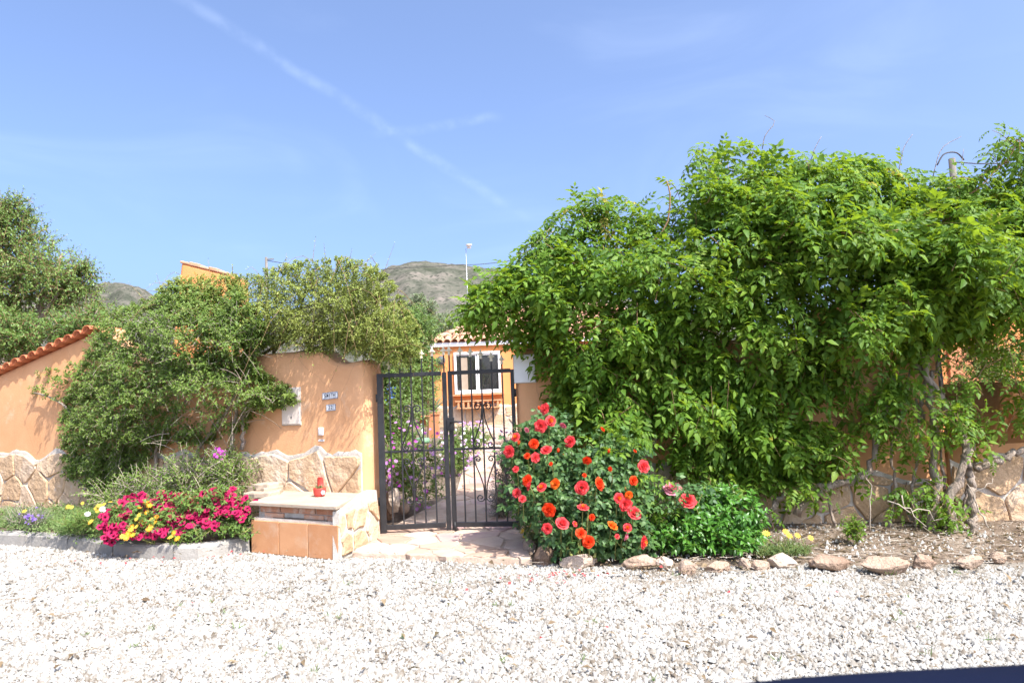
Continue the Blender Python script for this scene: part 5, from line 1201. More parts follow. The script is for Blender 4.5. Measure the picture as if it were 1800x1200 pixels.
rbg = thing('bougainvillea', at(748, 700, 12) * (1, 1, 0) + np.array([0, 0, .3]), 'dark green shrub with crimson bracts at the left corner of the house', 'shrub')
shrub(rbg, [lobe(748, 650, 12, .25, .3, .42), lobe(742, 690, 12, .25, .3, .3)], 200, hz, SMALL, .06, M['hedge'], M['twig'], nl=10, length=.25, stems=3)
bl = np.array([at(747 + a, 640 + b, 11.7) for a, b in hz.normal(0, 1, (70, 2)) * (6, 12)]); V, F = stamp(T_small(.9), frames(hz.normal(0, 1, (70, 3)), np.array([0, -1.0, .3]) + hz.normal(0, .4, (70, 3))) * .06, bl); put('red_bracts', V, F, M['p_red'], rbg, kind='stuff')

# ================================================================ garden seen through the gate
fr_ = np.random.default_rng(19)
def daisy_T(np_=8):
    D, N = [], []
    for k in range(np_):
        a = 2 * math.pi * k / np_; D.append((math.cos(a), math.sin(a), .12)); N.append((0, 0, 1))
    return stamp(T_small(.42, .05, .05), frames(np.array(D), np.array(N, float)) * .5, np.zeros((np_, 3)))
DAISY = daisy_T()
def blossoms(root, P, size, mat, rng, face=(0.1, -.7, .7), name='blossoms', T=DAISY, jit=.35):
    n = len(P); nrm = unit(np.array(face) + rng.normal(0, jit, (n, 3))); d = rng.normal(0, 1, (n, 3))
    X = unit(np.cross(nrm, d)); Y = np.cross(nrm, X); A = np.stack([X, Y, nrm], axis=2) * (size * rng.uniform(.75, 1.2, n))[:, None, None]
    V, F = stamp(T, A, P); return put(name, V, F, mat, root, kind='stuff')
for (lab, ls, nb, cols) in (('big mound of mauve daisies behind the left gate leaf', [lobe(725, 800, 8.2, .42, .4, .30), lobe(690, 760, 8.6, .3, .4, .22), lobe(735, 855, 7.95, .34, .3, .20), lobe(700, 820, 8.2, .28, .3, .25)], 150, ('p_mauve', 'p_magenta')),
                            ('smaller mound of pale mauve daisies beside the path nearer the house', [lobe(812, 775, 11.0, .34, .4, .26), lobe(800, 800, 10.4, .20, .3, .26), lobe(840, 765, 11.4, .22, .3, .2)], 130, ('p_mauve', 'p_white'))):
    c = np.mean([l[:3] for l in ls], 0); t = thing('daisy_clump', (c[0], c[1], gz(c[0], c[1])), lab, 'flowering plant', 'mauve daisies in the garden')
    shrub(t, ls, 420, fr_, SMALL, .042, M['petleaf'], M['greentwig'], nl=12, length=.2, zmin=gz(c[0], c[1]) - .1, stems=5, stem_r=.008, toward=(.1, -.5, 0))
    for k, cm in enumerate(cols):
        P, D = lobes(ls, nb if k == 0 else nb // 2, fr_, .05); kk = D[:, 1] < .4; blossoms(t, P[kk] + D[kk] * .05, .052, M[cm], fr_)
lv = thing('lavender_bush', at(888, 920, 7.6) * (1, 1, 0) + np.array([0, 0, .03]), 'grey-green lavender bush with dark spikes behind the right gate leaf', 'shrub')
shrub(lv, [lobe(892, 840, 7.7, .16, .25, .36), lobe(880, 880, 7.6, .12, .2, .2), lobe(890, 790, 7.8, .12, .2, .2)], 330, fr_, BLADE, .045, M['lavender'], M['greytwig'], nl=14, length=.26, upw=1.0, stems=5, stem_r=.008, toward=(.1, -.5, 0))
P, D = lobes([lobe(888, 800, 7.6, .16, .22, .3)], 60, fr_, .2); blossoms(lv, P + np.array([0, 0, .03]), .03, M['p_violet'], fr_)
sqp = at(763, 741, 13.2); pl = thing('square_planter', (sqp[0], 13.2, gz(0, 13.2)), 'square terracotta planter with spiky yucca by the house corner', 'planter')
zb_, zt_ = at(763, 758, 13.2)[2], at(763, 724, 13.2)[2]
V = []
for (w, z) in ((.085, zb_ - .12), (.10, zt_ - .05), (.115, zt_ - .05), (.115, zt_), (.085, zt_), (.08, zt_ - .05)):
    V += [(sqp[0] - w, 13.2 - w, z), (sqp[0] + w, 13.2 - w, z), (sqp[0] + w, 13.2 + w, z), (sqp[0] - w, 13.2 + w, z)]
F = [(i * 4 + k, i * 4 + (k + 1) % 4, i * 4 + 4 + (k + 1) % 4, i * 4 + 4 + k) for i in range(5) for k in range(4)] + [(20, 21, 22, 23)]
build('pot', V, F, M['terracotta'], pl)
D = unit(fr_.normal(0, 1, (90, 3)) + np.array([0, 0, .9])); D[:, 2] = np.abs(D[:, 2]) * .9 + .1; V, F = stamp(T_blade(.035), frames(D, np.array([0, -.3, 1.0]) + fr_.normal(0, .2, (90, 3))) * fr_.uniform(.26, .42, 90)[:, None, None], np.tile([sqp[0], 13.2, zt_ + .03], (90, 1))); put('yucca_blades', V, F, M['yucca'], pl, kind='stuff')
rp = at(746, 740, 12.8); t = thing('round_pot', (rp[0], 12.8, gz(0, 12.8)), 'small round terracotta pot left of the square planter', 'flower pot')
MB().lathe([(.0, -.11), (.075, -.11), (.10, .07), (.115, .07), (.115, .105), (.09, .105), (.08, .08), (0, .08)], rp, 18).build('pot', M['terracotta'], t, True)
D = unit(fr_.normal(0, 1, (40, 3)) + np.array([0, 0, 1.0])); V, F = stamp(SMALL, frames(D, fr_.normal(0, 1, (40, 3)) + np.array([0, 0, 1.0])) * .07, rp + np.array([0, 0, .12]) + fr_.normal(0, .05, (40, 3))); put('leaves', V, F, M['hedge'], t, kind='stuff')
wpz = at(742, 772, 10.6); t = thing('tap_post', (wpz[0], 10.6, wpz[2]), 'short white standpipe on a green base beside the daisies', 'standpipe')
MB().tube([wpz + np.array([0, 0, -.06]), wpz + np.array([0, 0, .24])], .016, 8).build('pipe', M['white'], t, True)
MB().lathe([(0, -.06), (.11, -.06), (.12, -.03), (.11, .02), (.04, .03), (0, .03)], wpz, 14).build('base', M['hosegreen'], t, True)
k = 0
for (px, py, w, h) in ((690, 880, .13, .22), (680, 905, .10, .14), (702, 900, .12, .12), (668, 880, .09, .2), (672, 850, .1, .1)):
    c = at(px, py, 7.5); lab = ['tallest upright edging stone behind the left gate leaf', 'lowest edging stone tight against the left gate stile', 'edging stone beside the daisies, right of the tallest one', 'narrow edging stone behind the gate hinge stile', 'small edging stone set back behind the gate stile'][k]; k += 1
    V, F = rock_mesh((w * .6, .07, h * .75), fr_, 2, .3); V = V + np.array([c[0], 7.5 + .1 * k, max(h * .5, c[2])]); tag(build('edging_stone', V, [tuple(f) for f in F.tolist()], M['rock'], None, False), lab, 'stone', 'edging stones behind the gate')

# ================================================================ flowers by the left wall
br = np.random.default_rng(55)
def petunia_T(seed=0):                              # five-lobed trumpet, dark throat
    r = np.random.default_rng(seed); n = 20; V, F, mi = [], [], []
    prof = [(.05, -.32), (.16, -.10), (.34, .02), (.50, .0)]
    for q, (rd, z) in enumerate(prof):
        for k in range(n):
            a = 2 * math.pi * k / n; lob = 1 + (.13 * math.cos(5 * a) + r.normal(0, .02)) * (q / 3)
            V.append((rd * lob * math.cos(a), rd * lob * math.sin(a), z + (.05 * math.cos(10 * a) + r.normal(0, .015)) * (q == 3)))
    for q in range(3):
        for k in range(n):
            a, b = q * n + k, q * n + (k + 1) % n; F += [(a, b, b + n), (a, b + n, a + n)]; mi += [1 if q == 0 else 0] * 2
    return np.array(V), np.array(F), mi
def blooms_as_parts(root, P, meshes, size, rng, face=(.1, -.75, .65), name='bloom', jit=.3):
    b = wpos(root)
    for p in P:
        nrm = unit(np.array(face) + rng.normal(0, jit, 3)); X = unit(np.cross(nrm, rng.normal(0, 1, 3))); Y = np.cross(nrm, X); sc = size * rng.uniform(.8, 1.2)
        o = link(name, meshes[rng.integers(len(meshes))], root); m = np.eye(4); m[:3, :3] = np.stack([X, Y, nrm], 1) * sc; m[:3, 3] = p - b; o.matrix_local = Matrix(m.tolist())
pet_me = []
for sd_ in range(3):
    V, F, mi = petunia_T(sd_); pet_me.append(npmesh('bloom', V, F, [M['p_crimson'], M['p_dark']], True, mi))
def daisy_me(mat, mat2, n=10):
    V, F = daisy_T(n); k = len(F); cV = [(0, 0, .03)] + [(math.cos(a) * .13, math.sin(a) * .13, .015) for a in np.linspace(0, 6.283, 8, endpoint=False)]; cF = [(0, 1 + i, 1 + (i + 1) % 8) for i in range(8)]
    return npmesh('bloom', np.vstack([V, cV]), np.vstack([F, np.array(cF) + len(V)]), [mat, mat2], False, [0] * k + [1] * 8)
yel_me, ora_me, whi_me = daisy_me(M['p_yellow'], M['p_orange']), daisy_me(M['p_orange'], M['p_yellow']), daisy_me(M['p_white'], M['p_yellow'])
pet_l = [lobe(225, 905, 6.55, .22, .16, .16), lobe(285, 895, 6.55, .26, .18, .19), lobe(345, 890, 6.55, .24, .18, .19), lobe(395, 885, 6.62, .20, .16, .19), lobe(190, 925, 6.55, .10, .12, .12), lobe(422, 905, 6.62, .13, .14, .16), lobe(380, 925, 6.5, .2, .12, .1), lobe(425, 930, 6.5, .12, .1, .1), lobe(330, 930, 6.45, .2, .1, .08)]
pet = thing('petunia_bed', at(300, 945, 6.5) * (1, 1, 0) + np.array([0, 0, .12]), 'spreading mass of crimson petunias behind the kerb by the tiled ledge', 'flowering plant')
shrub(pet, pet_l, 420, br, SMALL, .050, M['petleaf'], M['greentwig'], nl=9, length=.16, zmin=.10, stems=6, stem_r=.006, toward=(.1, -.6, 0))
pp = sample_poly([(176, 905), (205, 885), (250, 862), (290, 865), (330, 868), (375, 860), (410, 865), (440, 885), (436, 910), (400, 930), (350, 925), (300, 940), (255, 945), (210, 948), (178, 935)], 290, br, [(260, 915, 32, 22, .75), (325, 935, 30, 16, .5), (395, 915, 22, 14, .6)])
pp = np.vstack([pp, br.normal(0, 1, (26, 2)) * (22, 9) + (400, 876), br.normal(0, 1, (16, 2)) * (8, 14) + (190, 925)])
blooms_as_parts(pet, [at(a, b, 6.36 + .30 * np.clip((945 - b) / 85, 0, 1) + br.normal(0, .03)) for a, b in pp], pet_me, .066, br)
pet2 = thing('orange_daisy', at(260, 945, 6.4) * (1, 1, 0) + np.array([0, 0, .12]), 'orange and yellow flowers growing through the crimson petunias', 'flowering plant')
shrub(pet2, [lobe(262, 915, 6.45, .13, .12, .11), lobe(235, 930, 6.40, .08, .1, .08), lobe(320, 940, 6.42, .09, .1, .07)], 60, br, SMALL, .045, M['petleaf'], M['greentwig'], nl=8, length=.14, zmin=.10, stems=4, stem_r=.005)
op = np.array([(225, 938), (230, 930), (222, 945), (215, 942), (232, 925), (245, 905), (240, 912), (250, 918), (258, 900), (262, 888), (257, 882), (252, 920), (265, 925), (272, 918), (262, 930), (275, 908), (240, 925), (268, 912), (233, 940), (300, 944), (306, 936), (312, 946), (245, 892)])
blooms_as_parts(pet2, [at(a, b, 6.30 + .28 * np.clip((945 - b) / 85, 0, 1)) for a, b in op], [ora_me, ora_me, ora_me, yel_me], .060, br)
yd = thing('yellow_daisy', at(170, 930, 6.9) * (1, 1, 0) + np.array([0, 0, .12]), 'pale yellow and white daisies left of the crimson petunias', 'flowering plant')
shrub(yd, [lobe(170, 905, 6.9, .20, .2, .10), lobe(140, 912, 7.0, .2, .2, .08)], 110, br, BLADE, .07, M['petleaf'], M['greentwig'], nl=10, length=.16, zmin=.10, upw=.9, stems=4, stem_r=.005)
blooms_as_parts(yd, [at(a, b, 6.7) for a, b in ((120, 890), (126, 891), (116, 893), (145, 884), (168, 893), (174, 888), (178, 892), (172, 897), (183, 886), (194, 882), (160, 916), (158, 918), (43, 898))], [yel_me], .050, br)
blooms_as_parts(yd, [at(a, b, 6.65) for a, b in ((180, 894), (181, 902), (154, 903), (184, 898), (336, 910), (340, 905))], [whi_me], .062, br)
# ground cover and tufts in the left bed
gc_ = np.random.default_rng(66)
p = sample_poly([(-60, 905), (40, 885), (110, 880), (180, 880), (185, 930), (170, 945), (100, 940), (0, 930), (-60, 925)], 1500, gc_); P = np.array([gr(a, b, .13) for a, b in p]); P = P[(P[:, 1] < 8.8) & (P[:, 1] > 6.2)]
D = unit(gc_.normal(0, .55, P.shape) + np.array([0, 0, 1.0])); A, Q, ln = shoots(P, D, gc_.uniform(.06, .2, len(P)), 6, gc_, .038, sag=.3, forward=.8, toward=(.1, -.5, 0))
V, F = stamp(SMALL, A, Q); o = link('ground_cover', npmesh('ground_cover', V - P[0], F, M['cover'])); o.location = tuple(P[0]); tag(o, 'loose green weeds and ground cover in the left bed', 'ground cover', kind='stuff')
sal = thing('lavender_clump', at(60, 925, 7.4) * (1, 1, 0) + np.array([0, 0, .12]), 'small violet-flowered lavender clump near the far left end of the kerb', 'flowering plant')
shrub(sal, [lobe(60, 908, 7.4, .16, .14, .12), lobe(35, 900, 7.5, .14, .14, .12)], 90, gc_, BLADE, .05, M['lavender'], M['greytwig'], nl=9, length=.18, upw=1.2, zmin=.1)
blooms_as_parts(sal, [at(a, b, 7.25) for a, b in gc_.normal(0, 1, (22, 2)) * (10, 5) + (58, 910)], [daisy_me(M['p_violet'], M['p_violet'])], .035, gc_)
# pink flowers on the ledge behind the pot
gp = thing('geranium', tuple(gr(508, 858, .45)), 'little green plant with pink flowers on the ledge between slabs and pot', 'flowering plant')
c = wpos(gp); shrub(gp, [(c[0], c[1], c[2] + .06, .12, .10, .07), (c[0] + .10, c[1], c[2] + .05, .07, .07, .05)], 50, br, SMALL, .035, M['petleaf'], M['greentwig'], nl=8, length=.10, zmin=.45, stems=4, stem_r=.004)
blooms_as_parts(gp, [at(a, b, c[1] - .1) for a, b in ((490, 834), (493, 838), (496, 842), (500, 843), (499, 862), (504, 858), (502, 866), (508, 855), (487, 831))], [npmesh('bloom', *petunia_T(7)[:2], M['p_magenta'], True)], .032, br)

# ================================================================ rose bush and shrubs right of the gate
rr2 = np.random.default_rng(101)
rose = thing('rose_bush', gr(1020, 975, .06), 'rose bush loaded with coral, red and orange blooms right of the gate', 'rose bush')
rl = [lobe(950, 790, 6.05, .26, .28, .30), lobe(960, 860, 5.9, .30, .28, .30), lobe(1040, 870, 5.85, .34, .32, .34), lobe(1085, 815, 6.05, .28, .28, .28), lobe(1100, 900, 5.8, .28, .28, .28), lobe(1030, 930, 5.75, .36, .26, .18), lobe(975, 745, 6.15, .13, .18, .16), lobe(1100, 940, 5.75, .22, .22, .14), lobe(920, 800, 6.1, .1, .2, .2)]
P, D = lobes(rl, 430, rr2, .55); D = unit(D + np.array([0, -.2, .5]) + rr2.normal(0, .3, D.shape))
A, Q, ln = shoots(P - D * .12, D, .22 * rr2.uniform(.6, 1.2, 430), 6, rr2, .135, sag=.2, spread=.9, forward=.4, droop=.15, toward=(.15, -.6, 0)); Q[:, 2] = np.maximum(Q[:, 2], .12)
A, Q = single_leaves(rose, A, Q, ROSEL, M['rose_leaf'], 200); V, F = stamp(ROSEL, A, Q); put('foliage', V, F, M['rose_leaf'], rose, kind='stuff'); V, F = twig_mesh(ln, .004, .002); put('twigs', V, F, M['greentwig'], rose, kind='stuff')
qa, qq = np.concatenate([A, A[:0]]), Q
rel = P - CAM; dpt = rel @ Fw; RPX = np.stack([900 + FOC * (rel @ CR) / dpt, 600 - FOC * (rel @ CU) / dpt], 1)
b0 = wpos(rose)
for i in range(9):
    e = P[rr2.integers(430)]; MB().tube(bez([b0 + rr2.normal(0, .08, 3) * (1, .5, 0), (b0 + e) / 2 + rr2.normal(0, .06, 3), e], 8), np.linspace(.012, .005, 8), 6).build('cane', M['greentwig'], rose, True)
def rose_T(seed, openness=1.0):
    r = np.random.default_rng(seed); V, F, mi = [], [], []
    def petal_(a, rad, wid, hgt, tilt, lay):
        base = len(V); ca, sa = math.cos(a), math.sin(a)
        for i, t in enumerate((0, .35, .7, 1.0)):
            for j, s in enumerate((-1, -.5, 0, .5, 1)):
                w = wid * math.sin(math.pi * (.22 + .62 * t)) * s
                rr_ = rad * .25 + (rad * .75) * (t ** .8) + tilt * .10 * t * t - .05 * abs(s) * rad * 2
                z = hgt * (t ** 1.3) - .16 * tilt * max(0, t - .65) - .05 * abs(s) ** 2 + r.normal(0, .012)
                x_, y_ = rr_, w; V.append((x_ * ca - y_ * sa, x_ * sa + y_ * ca, z))
        for i in range(3):
            for j in range(4):
                q = base + i * 5 + j; F.extend([(q, q + 1, q + 6), (q, q + 6, q + 5)]); mi.extend([lay] * 2)
    for k in range(6): petal_(k * 1.047 + r.normal(0, .12), .50 * openness, .34, .16, 1.0, 0)
    for k in range(6): petal_(k * 1.047 + .5 + r.normal(0, .15), .38 * openness, .28, .26, .7, 0)
    for k in range(5): petal_(k * 1.257 + .2 + r.normal(0, .15), .26 * openness, .22, .33, .4, 0)
    for k in range(5): petal_(k * 1.257 + .8 + r.normal(0, .2), .16, .15, .36, .2, 1)
    for k in range(4): petal_(k * 1.57 + r.normal(0, .2), .08, .09, .36, .1, 1)
    return np.array(V), np.array(F), mi
rose_me = {}
for key, a, b in (('c', 'r_coral', 'r_coral'), ('o', 'r_orange', 'r_orange'), ('f', 'r_flame', 'r_heart'), ('p', 'r_pink', 'r_pink'), ('h', 'r_coral', 'r_heart')):
    rose_me[key] = []
    for sd_ in (1, 2): V, F, mi = rose_T(sd_ + 10 * ord(key), 1.0 if sd_ == 1 else .86); rose_me[key].append(npmesh('rose_bloom', V, F, [M[a], M[b]], True, mi))
RB = [(338, 133, 36, 'c'), (384, 208, 40, 'h'), (317, 242, 50, 'c'), (455, 243, 32, 'p'), (497, 336, 46, 'c'), (160, 307, 34, 'h'), (117, 400, 36, 'c'), (277, 352, 32, 'o'), (352, 383, 44, 'c'), (232, 425, 30, 'o'), (290, 437, 30, 'c'), (606, 460, 40, 'o'), (162, 508, 22, 'c'), (228, 575, 42, 'o'), (240, 612, 32, 'c'), (322, 617, 34, 'h'), (404, 598, 42, 'f'), (577, 627, 46, 'c'), (693, 597, 40, 'o'), (900, 580, 40, 'o'), (963, 490, 36, 'c'), (590, 547, 18, 'o'), (748, 508, 15, 'o'), (168, 655, 38, 'c'), (583, 738, 38, 'h'), (640, 808, 30, 'o'), (367, 765, 40, 'o'), (457, 838, 42, 'c'), (357, 878, 38, 'c'), (535, 847, 18, 'h'), (770, 852, 44, 'f'), (858, 870, 32, 'h'), (570, 903, 38, 'o'), (613, 958, 48, 'o'), (808, 688, 34, 'h'), (868, 672, 34, 'f'), (852, 730, 48, 'c'), (905, 775, 46, 'c'), (855, 930, 24, 'p'), (968, 965, 46, 'h'), (708, 260, 20, 'o'), (907, 395, 12, 'o'), (205, 690, 26, 'c'), (380, 475, 18, 'o'), (795, 925, 16, 'c'), (230, 268, 20, 'p')]
for i, (x, y, r_, key) in enumerate(RB):
    px, py = 860 + x / 3.53, 680 + y / 3.53; near = P[np.linalg.norm(RPX - (px, py), axis=1) < 26]; Yb = (near[:, 1].min() - .17) if len(near) else 5.6; p = at(px, py, Yb); s_ = 1.9 * rr2.uniform(.72, 1.08) * r_ / 3.53 / FOC * Yb
    nrm = unit(np.array([(px - 1010) / 170, -.9, .35]) + rr2.normal(0, .42, 3)); X = unit(np.cross(nrm, rr2.normal(0, 1, 3))); Y = np.cross(nrm, X)
    o = link('rose_bloom', rose_me[key][i % 2], rose); m = np.eye(4); m[:3, :3] = np.stack([X, Y, nrm], 1) * s_; m[:3, 3] = p - nrm * s_ * .2 - b0; o.matrix_local = Matrix(m.tolist())
    q = p - nrm * s_ * .15; MB().tube(bez([q, q - nrm * .08 - np.array([0, 0, .06]), q + np.array([0, .18, -.22])], 6), .0038, 4).build('stalk', M['greentwig'], rose, True)
bud_me = mesh('rose_bud', *(lambda m: (m.V, m.F))(MB().lathe([(0, -.5), (.22, -.38), (.34, -.05), (.26, .32), (.10, .52), (0, .56)], (0, 0, 0), 8)), M['r_orange'], True)
for i in range(22):
    kk = rr2.integers(len(P)); p = P[kk] + np.array([0, -.10, .10]); nrm = unit(np.array([rr2.normal(0, .4), -.3, .9])); X = unit(np.cross(nrm, (1, .3, .1))); Y = np.cross(nrm, X)
    o = link('rose_bud', bud_me, rose); m = np.eye(4); m[:3, :3] = np.stack([X, Y, nrm], 1) * rr2.uniform(.030, .052); m[:3, 3] = p - b0; o.matrix_local = Matrix(m.tolist())
rose2 = thing('rose_bush', gr(1190, 960, .07), 'thin rose stem with one pale pink and one rosy bloom above the glossy shrub', 'rose bush')
b2 = wpos(rose2); ps_ = [at(1182, 860, 5.75), at(1209, 881, 5.68), at(1236, 866, 5.8)]
for p in ps_: MB().tube(bez([b2, (b2 + p) / 2 + np.array([.03, 0, .05]), p], 9), np.linspace(.009, .004, 9), 5).build('cane', M['greentwig'], rose2, True)
for p, key, s_ in ((ps_[0], 'p', .135), (ps_[1], 'c', .125)):
    nrm = unit(np.array([.1, -.7, .75]) + rr2.normal(0, .1, 3)); X = unit(np.cross(nrm, (1, .2, .1))); Y = np.cross(nrm, X); o = link('rose_bloom', rose_me[key][0], rose2); m = np.eye(4); m[:3, :3] = np.stack([X, Y, nrm], 1) * s_; m[:3, 3] = p - b2; o.matrix_local = Matrix(m.tolist())
Pz = np.vstack([p + rr2.normal(0, .06, (9, 3)) + np.array([.02, .02, -.04]) for p in ps_]); A, Q, ln = shoots(Pz, rr2.normal(0, .7, Pz.shape) + np.array([0, -.3, .2]), .10, 3, rr2, .11, toward=(.1, -.6, 0)); V, F = stamp(ROSEL, A, Q); put('foliage', V, F, M['rose_leaf'], rose2, kind='stuff')
gs = thing('glossy_shrub', gr(1235, 975, .06), 'dense bright glossy-leaved shrub between rose bush and vine foot', 'shrub')
shrub(gs, [lobe(1240, 930, 5.75, .30, .26, .22), lobe(1290, 905, 5.85, .24, .24, .24), lobe(1200, 940, 5.7, .22, .22, .16), lobe(1270, 950, 5.65, .30, .2, .14), lobe(1255, 885, 5.95, .14, .18, .14), lobe(1310, 930, 5.85, .16, .2, .18)], 520, rr2, LEAF, .062, M['glossy'], M['greentwig'], nl=11, length=.17, zmin=.07, upw=.7, stems=6, stem_r=.007, base=gr(1245, 950, .07), singles=200, toward=(.15, -.5, 0), taper=.2)
vs = thing('young_vine_shoot', gr(1160, 975, .06), 'light green pinnate vine shoots between rose bush and glossy shrub', 'climbing plant')
q = np.array([(1125, 870), (1140, 850), (1150, 880), (1170, 905), (1180, 920), (1150, 925), (1130, 935), (1165, 945), (1120, 900), (1190, 935), (1100, 765), (1130, 860), (1075, 770), (1060, 800), (1095, 790), (1115, 780)], float); Pz = np.array([at(a, b, 5.85) for a, b in q]); b3 = wpos(vs) + np.array([0, .25, 0])
A, Q, ln = shoots(Pz, rr2.normal(0, .5, Pz.shape) + np.array([.2, -.4, .3]), .20, 5, rr2, .18, sag=.4, toward=(.1, -.6, 0)); A, Q = single_leaves(vs, A, Q, PIN[0], M['vine'], 60); V, F = stamp(PIN[0], A, Q); put('foliage', V, F, M['vine'], vs, kind='stuff')
for p in Pz[::2]: MB().tube(bez([b3, (b3 + p) / 2 + np.array([0, .05, .1]), p], 7), np.linspace(.0045, .002, 7), 5).build('stem', M['hedge'], vs, True)
ye = thing('yellow_flower_tuft', gr(920, 945, .05), 'small tuft with yellow flowers at the stone foot beside the gate', 'flowering plant')
shrub(ye, [lobe(928, 915, 6.3, .10, .1, .12), lobe(940, 935, 6.2, .1, .1, .08)], 50, rr2, BLADE, .045, M['cover'], M['greentwig'], nl=8, length=.16, zmin=.05, upw=1.0)
blooms_as_parts(ye, [at(a, b, 6.15) for a, b in ((926, 912), (934, 924), (917, 936), (921, 942), (928, 897), (948, 926), (936, 918), (919, 932))], [yel_me], .042, rr2)
li = thing('yellow_lily_tuft', gr(1382, 985, .05), 'fine-leaved tuft with pale yellow lilies behind the border rocks', 'flowering plant')
shrub(li, [lobe(1380, 962, 5.55, .20, .14, .07), lobe(1345, 970, 5.55, .1, .1, .05)], 170, rr2, BLADE, .045, M['cover'], M['greentwig'], nl=10, length=.12, zmin=.03, upw=1.0)
blooms_as_parts(li, [at(a, b, 5.5) for a, b in ((1347, 937), (1381, 934), (1387, 941), (1402, 941), (1425, 945))], [yel_me], .070, rr2)
mo = thing('seedling', gr(1500, 950, .05), 'bright green feathery seedling at the foot of the stone wall', 'plant')
shrub(mo, [lobe(1500, 925, 5.75, .10, .08, .09)], 34, rr2, SMALL, .04, M['vine'], M['greentwig'], nl=9, length=.16, zmin=.05, upw=1.0, stems=3, stem_r=.004)

# ================================================================ border rocks
RK = [(931, 962, 12, 17), (957, 977, 20, 17), (1013, 988, 26, 12), (1041, 985, 7, 7), (1130, 990, 26, 11), (1173, 990, 14, 10), (1210, 998, 17, 10), (1263, 996, 21, 9), (1310, 992, 13, 8), (1343, 994, 16, 9), (1380, 988, 26, 12), (1467, 990, 37, 13), (1564, 995, 40, 14), (1629, 988, 22, 11), (1712, 988, 25, 10), (1760, 980, 14, 8)]
ordn = ['first', 'second', 'third', 'fourth', 'fifth', 'sixth', 'seventh', 'eighth', 'ninth', 'tenth', 'eleventh', 'twelfth', 'thirteenth', 'fourteenth', 'fifteenth', 'sixteenth']
look = ['rounded upright rock', 'large reddish angular rock', 'flat grey-brown rock', 'little rock', 'pale angular rock', 'pinkish rock', 'rounded brown rock', 'low pale rock', 'small sandy rock', 'sandy rock', 'wide pinkish rock', 'long pale slab-like rock', 'widest sandy rock', 'low sandy rock', 'flat tan rock', 'small last rock']
kr = np.random.default_rng(202)
for i, (px, py, rx, ry) in enumerate(RK):
    g = gr(px, py + ry * .8, .0); k = g[1] / FOC; V, F = rock_mesh((rx * k * 1.05, max(.06, ry * k * 1.3), ry * k * 1.25), kr, 3, .36)
    V = V + np.array([g[0], g[1] + ry * k, ry * k * .55]); o = build('border_rock', V, [tuple(f) for f in F.tolist()], M['rock'], None, False)
    tag(o, f'{look[i]} edging the bed, {ordn[i]} in the row from the gate', 'rock', 'rocks edging the right bed')

# ================================================================ gravel and what lies on it
pr = np.random.default_rng(303)
ROAD = np.vstack([KL[:, :2] - (0, .01), [FLc - (0.02, .04), FRc - (0, .05)], [gr(620, 977)[:2], gr(935, 990)[:2]], rock_line[2:, :2] - (0, .03), [(9, 4.5), (9, -3), (-9.5, -3)]])
def scatter_ground(n, poly, lo, hi, rng):
    q = rng.uniform(lo, hi, (n, 2)); return q[in_poly(q, poly)]
q = scatter_ground(700000, ROAD, (-6.5, 1.7), (6.5, 8.2), pr)
keep = np.abs(q[:, 0]) < (q[:, 1] * .80 + .9)
q = q[keep]
f = nz(q, .9, 7.7) + .6 * nz(q, .33, 1.1); d_edge, _ = edge_dist(q, ROAD)
bare = np.clip((f - .0) * 2.4 + .5 * np.exp(-(d_edge / .45) ** 2) * (q[:, 0] > .2) + .22 * np.clip(q[:, 0] / 2.5, 0, 1), 0, .85) * np.clip(1.3 - d_edge / 1.4, .12, 1) * np.clip((q[:, 0] + 3.0) / 2.5, .4, 1)
lane = np.exp(-((q[:, 1] - 3.55 + .10 * q[:, 0] - .12 * np.sin(q[:, 0] * 1.1)) / .16) ** 2) + np.exp(-((q[:, 1] - 4.95 + .10 * q[:, 0] - .10 * np.sin(q[:, 0] * 1.4)) / .20) ** 2)
bare = np.clip(bare + lane * np.clip(.22 + f * .9, 0, .5), 0, .88)
q = q[pr.random(len(q)) > bare]; q = q[:260000]
IV = np.array([(math.cos(a), math.sin(a), -.75) for a in np.linspace(0, 2 * math.pi, 5, endpoint=False)] + [(.12, .05, .80)], float) * 1.12
IF = np.array([(i, (i + 1) % 5, 5) for i in range(5)])
n = len(q)
Vb = IV[None] * (1 + pr.normal(0, .17, (n, 6)))[..., None]
sz = .0078 * np.exp(pr.normal(0, .40, n)); ax = np.stack([np.ones(n) * 1.18, np.ones(n) * .92, pr.uniform(.65, 1.1, n)], 1) * sz[:, None]
Vb = Vb * ax[:, None, :]
th = pr.uniform(0, 6.283, n); tz = pr.normal(0, .32, n)
cx_, sx_ = np.cos(tz), np.sin(tz); y2 = Vb[..., 1] * cx_[:, None] - Vb[..., 2] * sx_[:, None]; z2 = Vb[..., 1] * sx_[:, None] + Vb[..., 2] * cx_[:, None]
x3 = Vb[..., 0] * np.cos(th)[:, None] - y2 * np.sin(th)[:, None]; y3 = Vb[..., 0] * np.sin(th)[:, None] + y2 * np.cos(th)[:, None]
zoff = sz * pr.uniform(.0, .5, n) - .018 + .013 * pr.random(n) ** 2
V = np.stack([x3 + q[:, 0][:, None], y3 + q[:, 1][:, None], z2 + zoff[:, None]], 2).reshape(-1, 3)
F = (IF[None] + (np.arange(n) * 6)[:, None, None]).reshape(-1, 3)
tag(link('gravel', npmesh('gravel', V, F, M['pebble'], True)), 'loose white and cream gravel covering the road', 'gravel', kind='stuff')
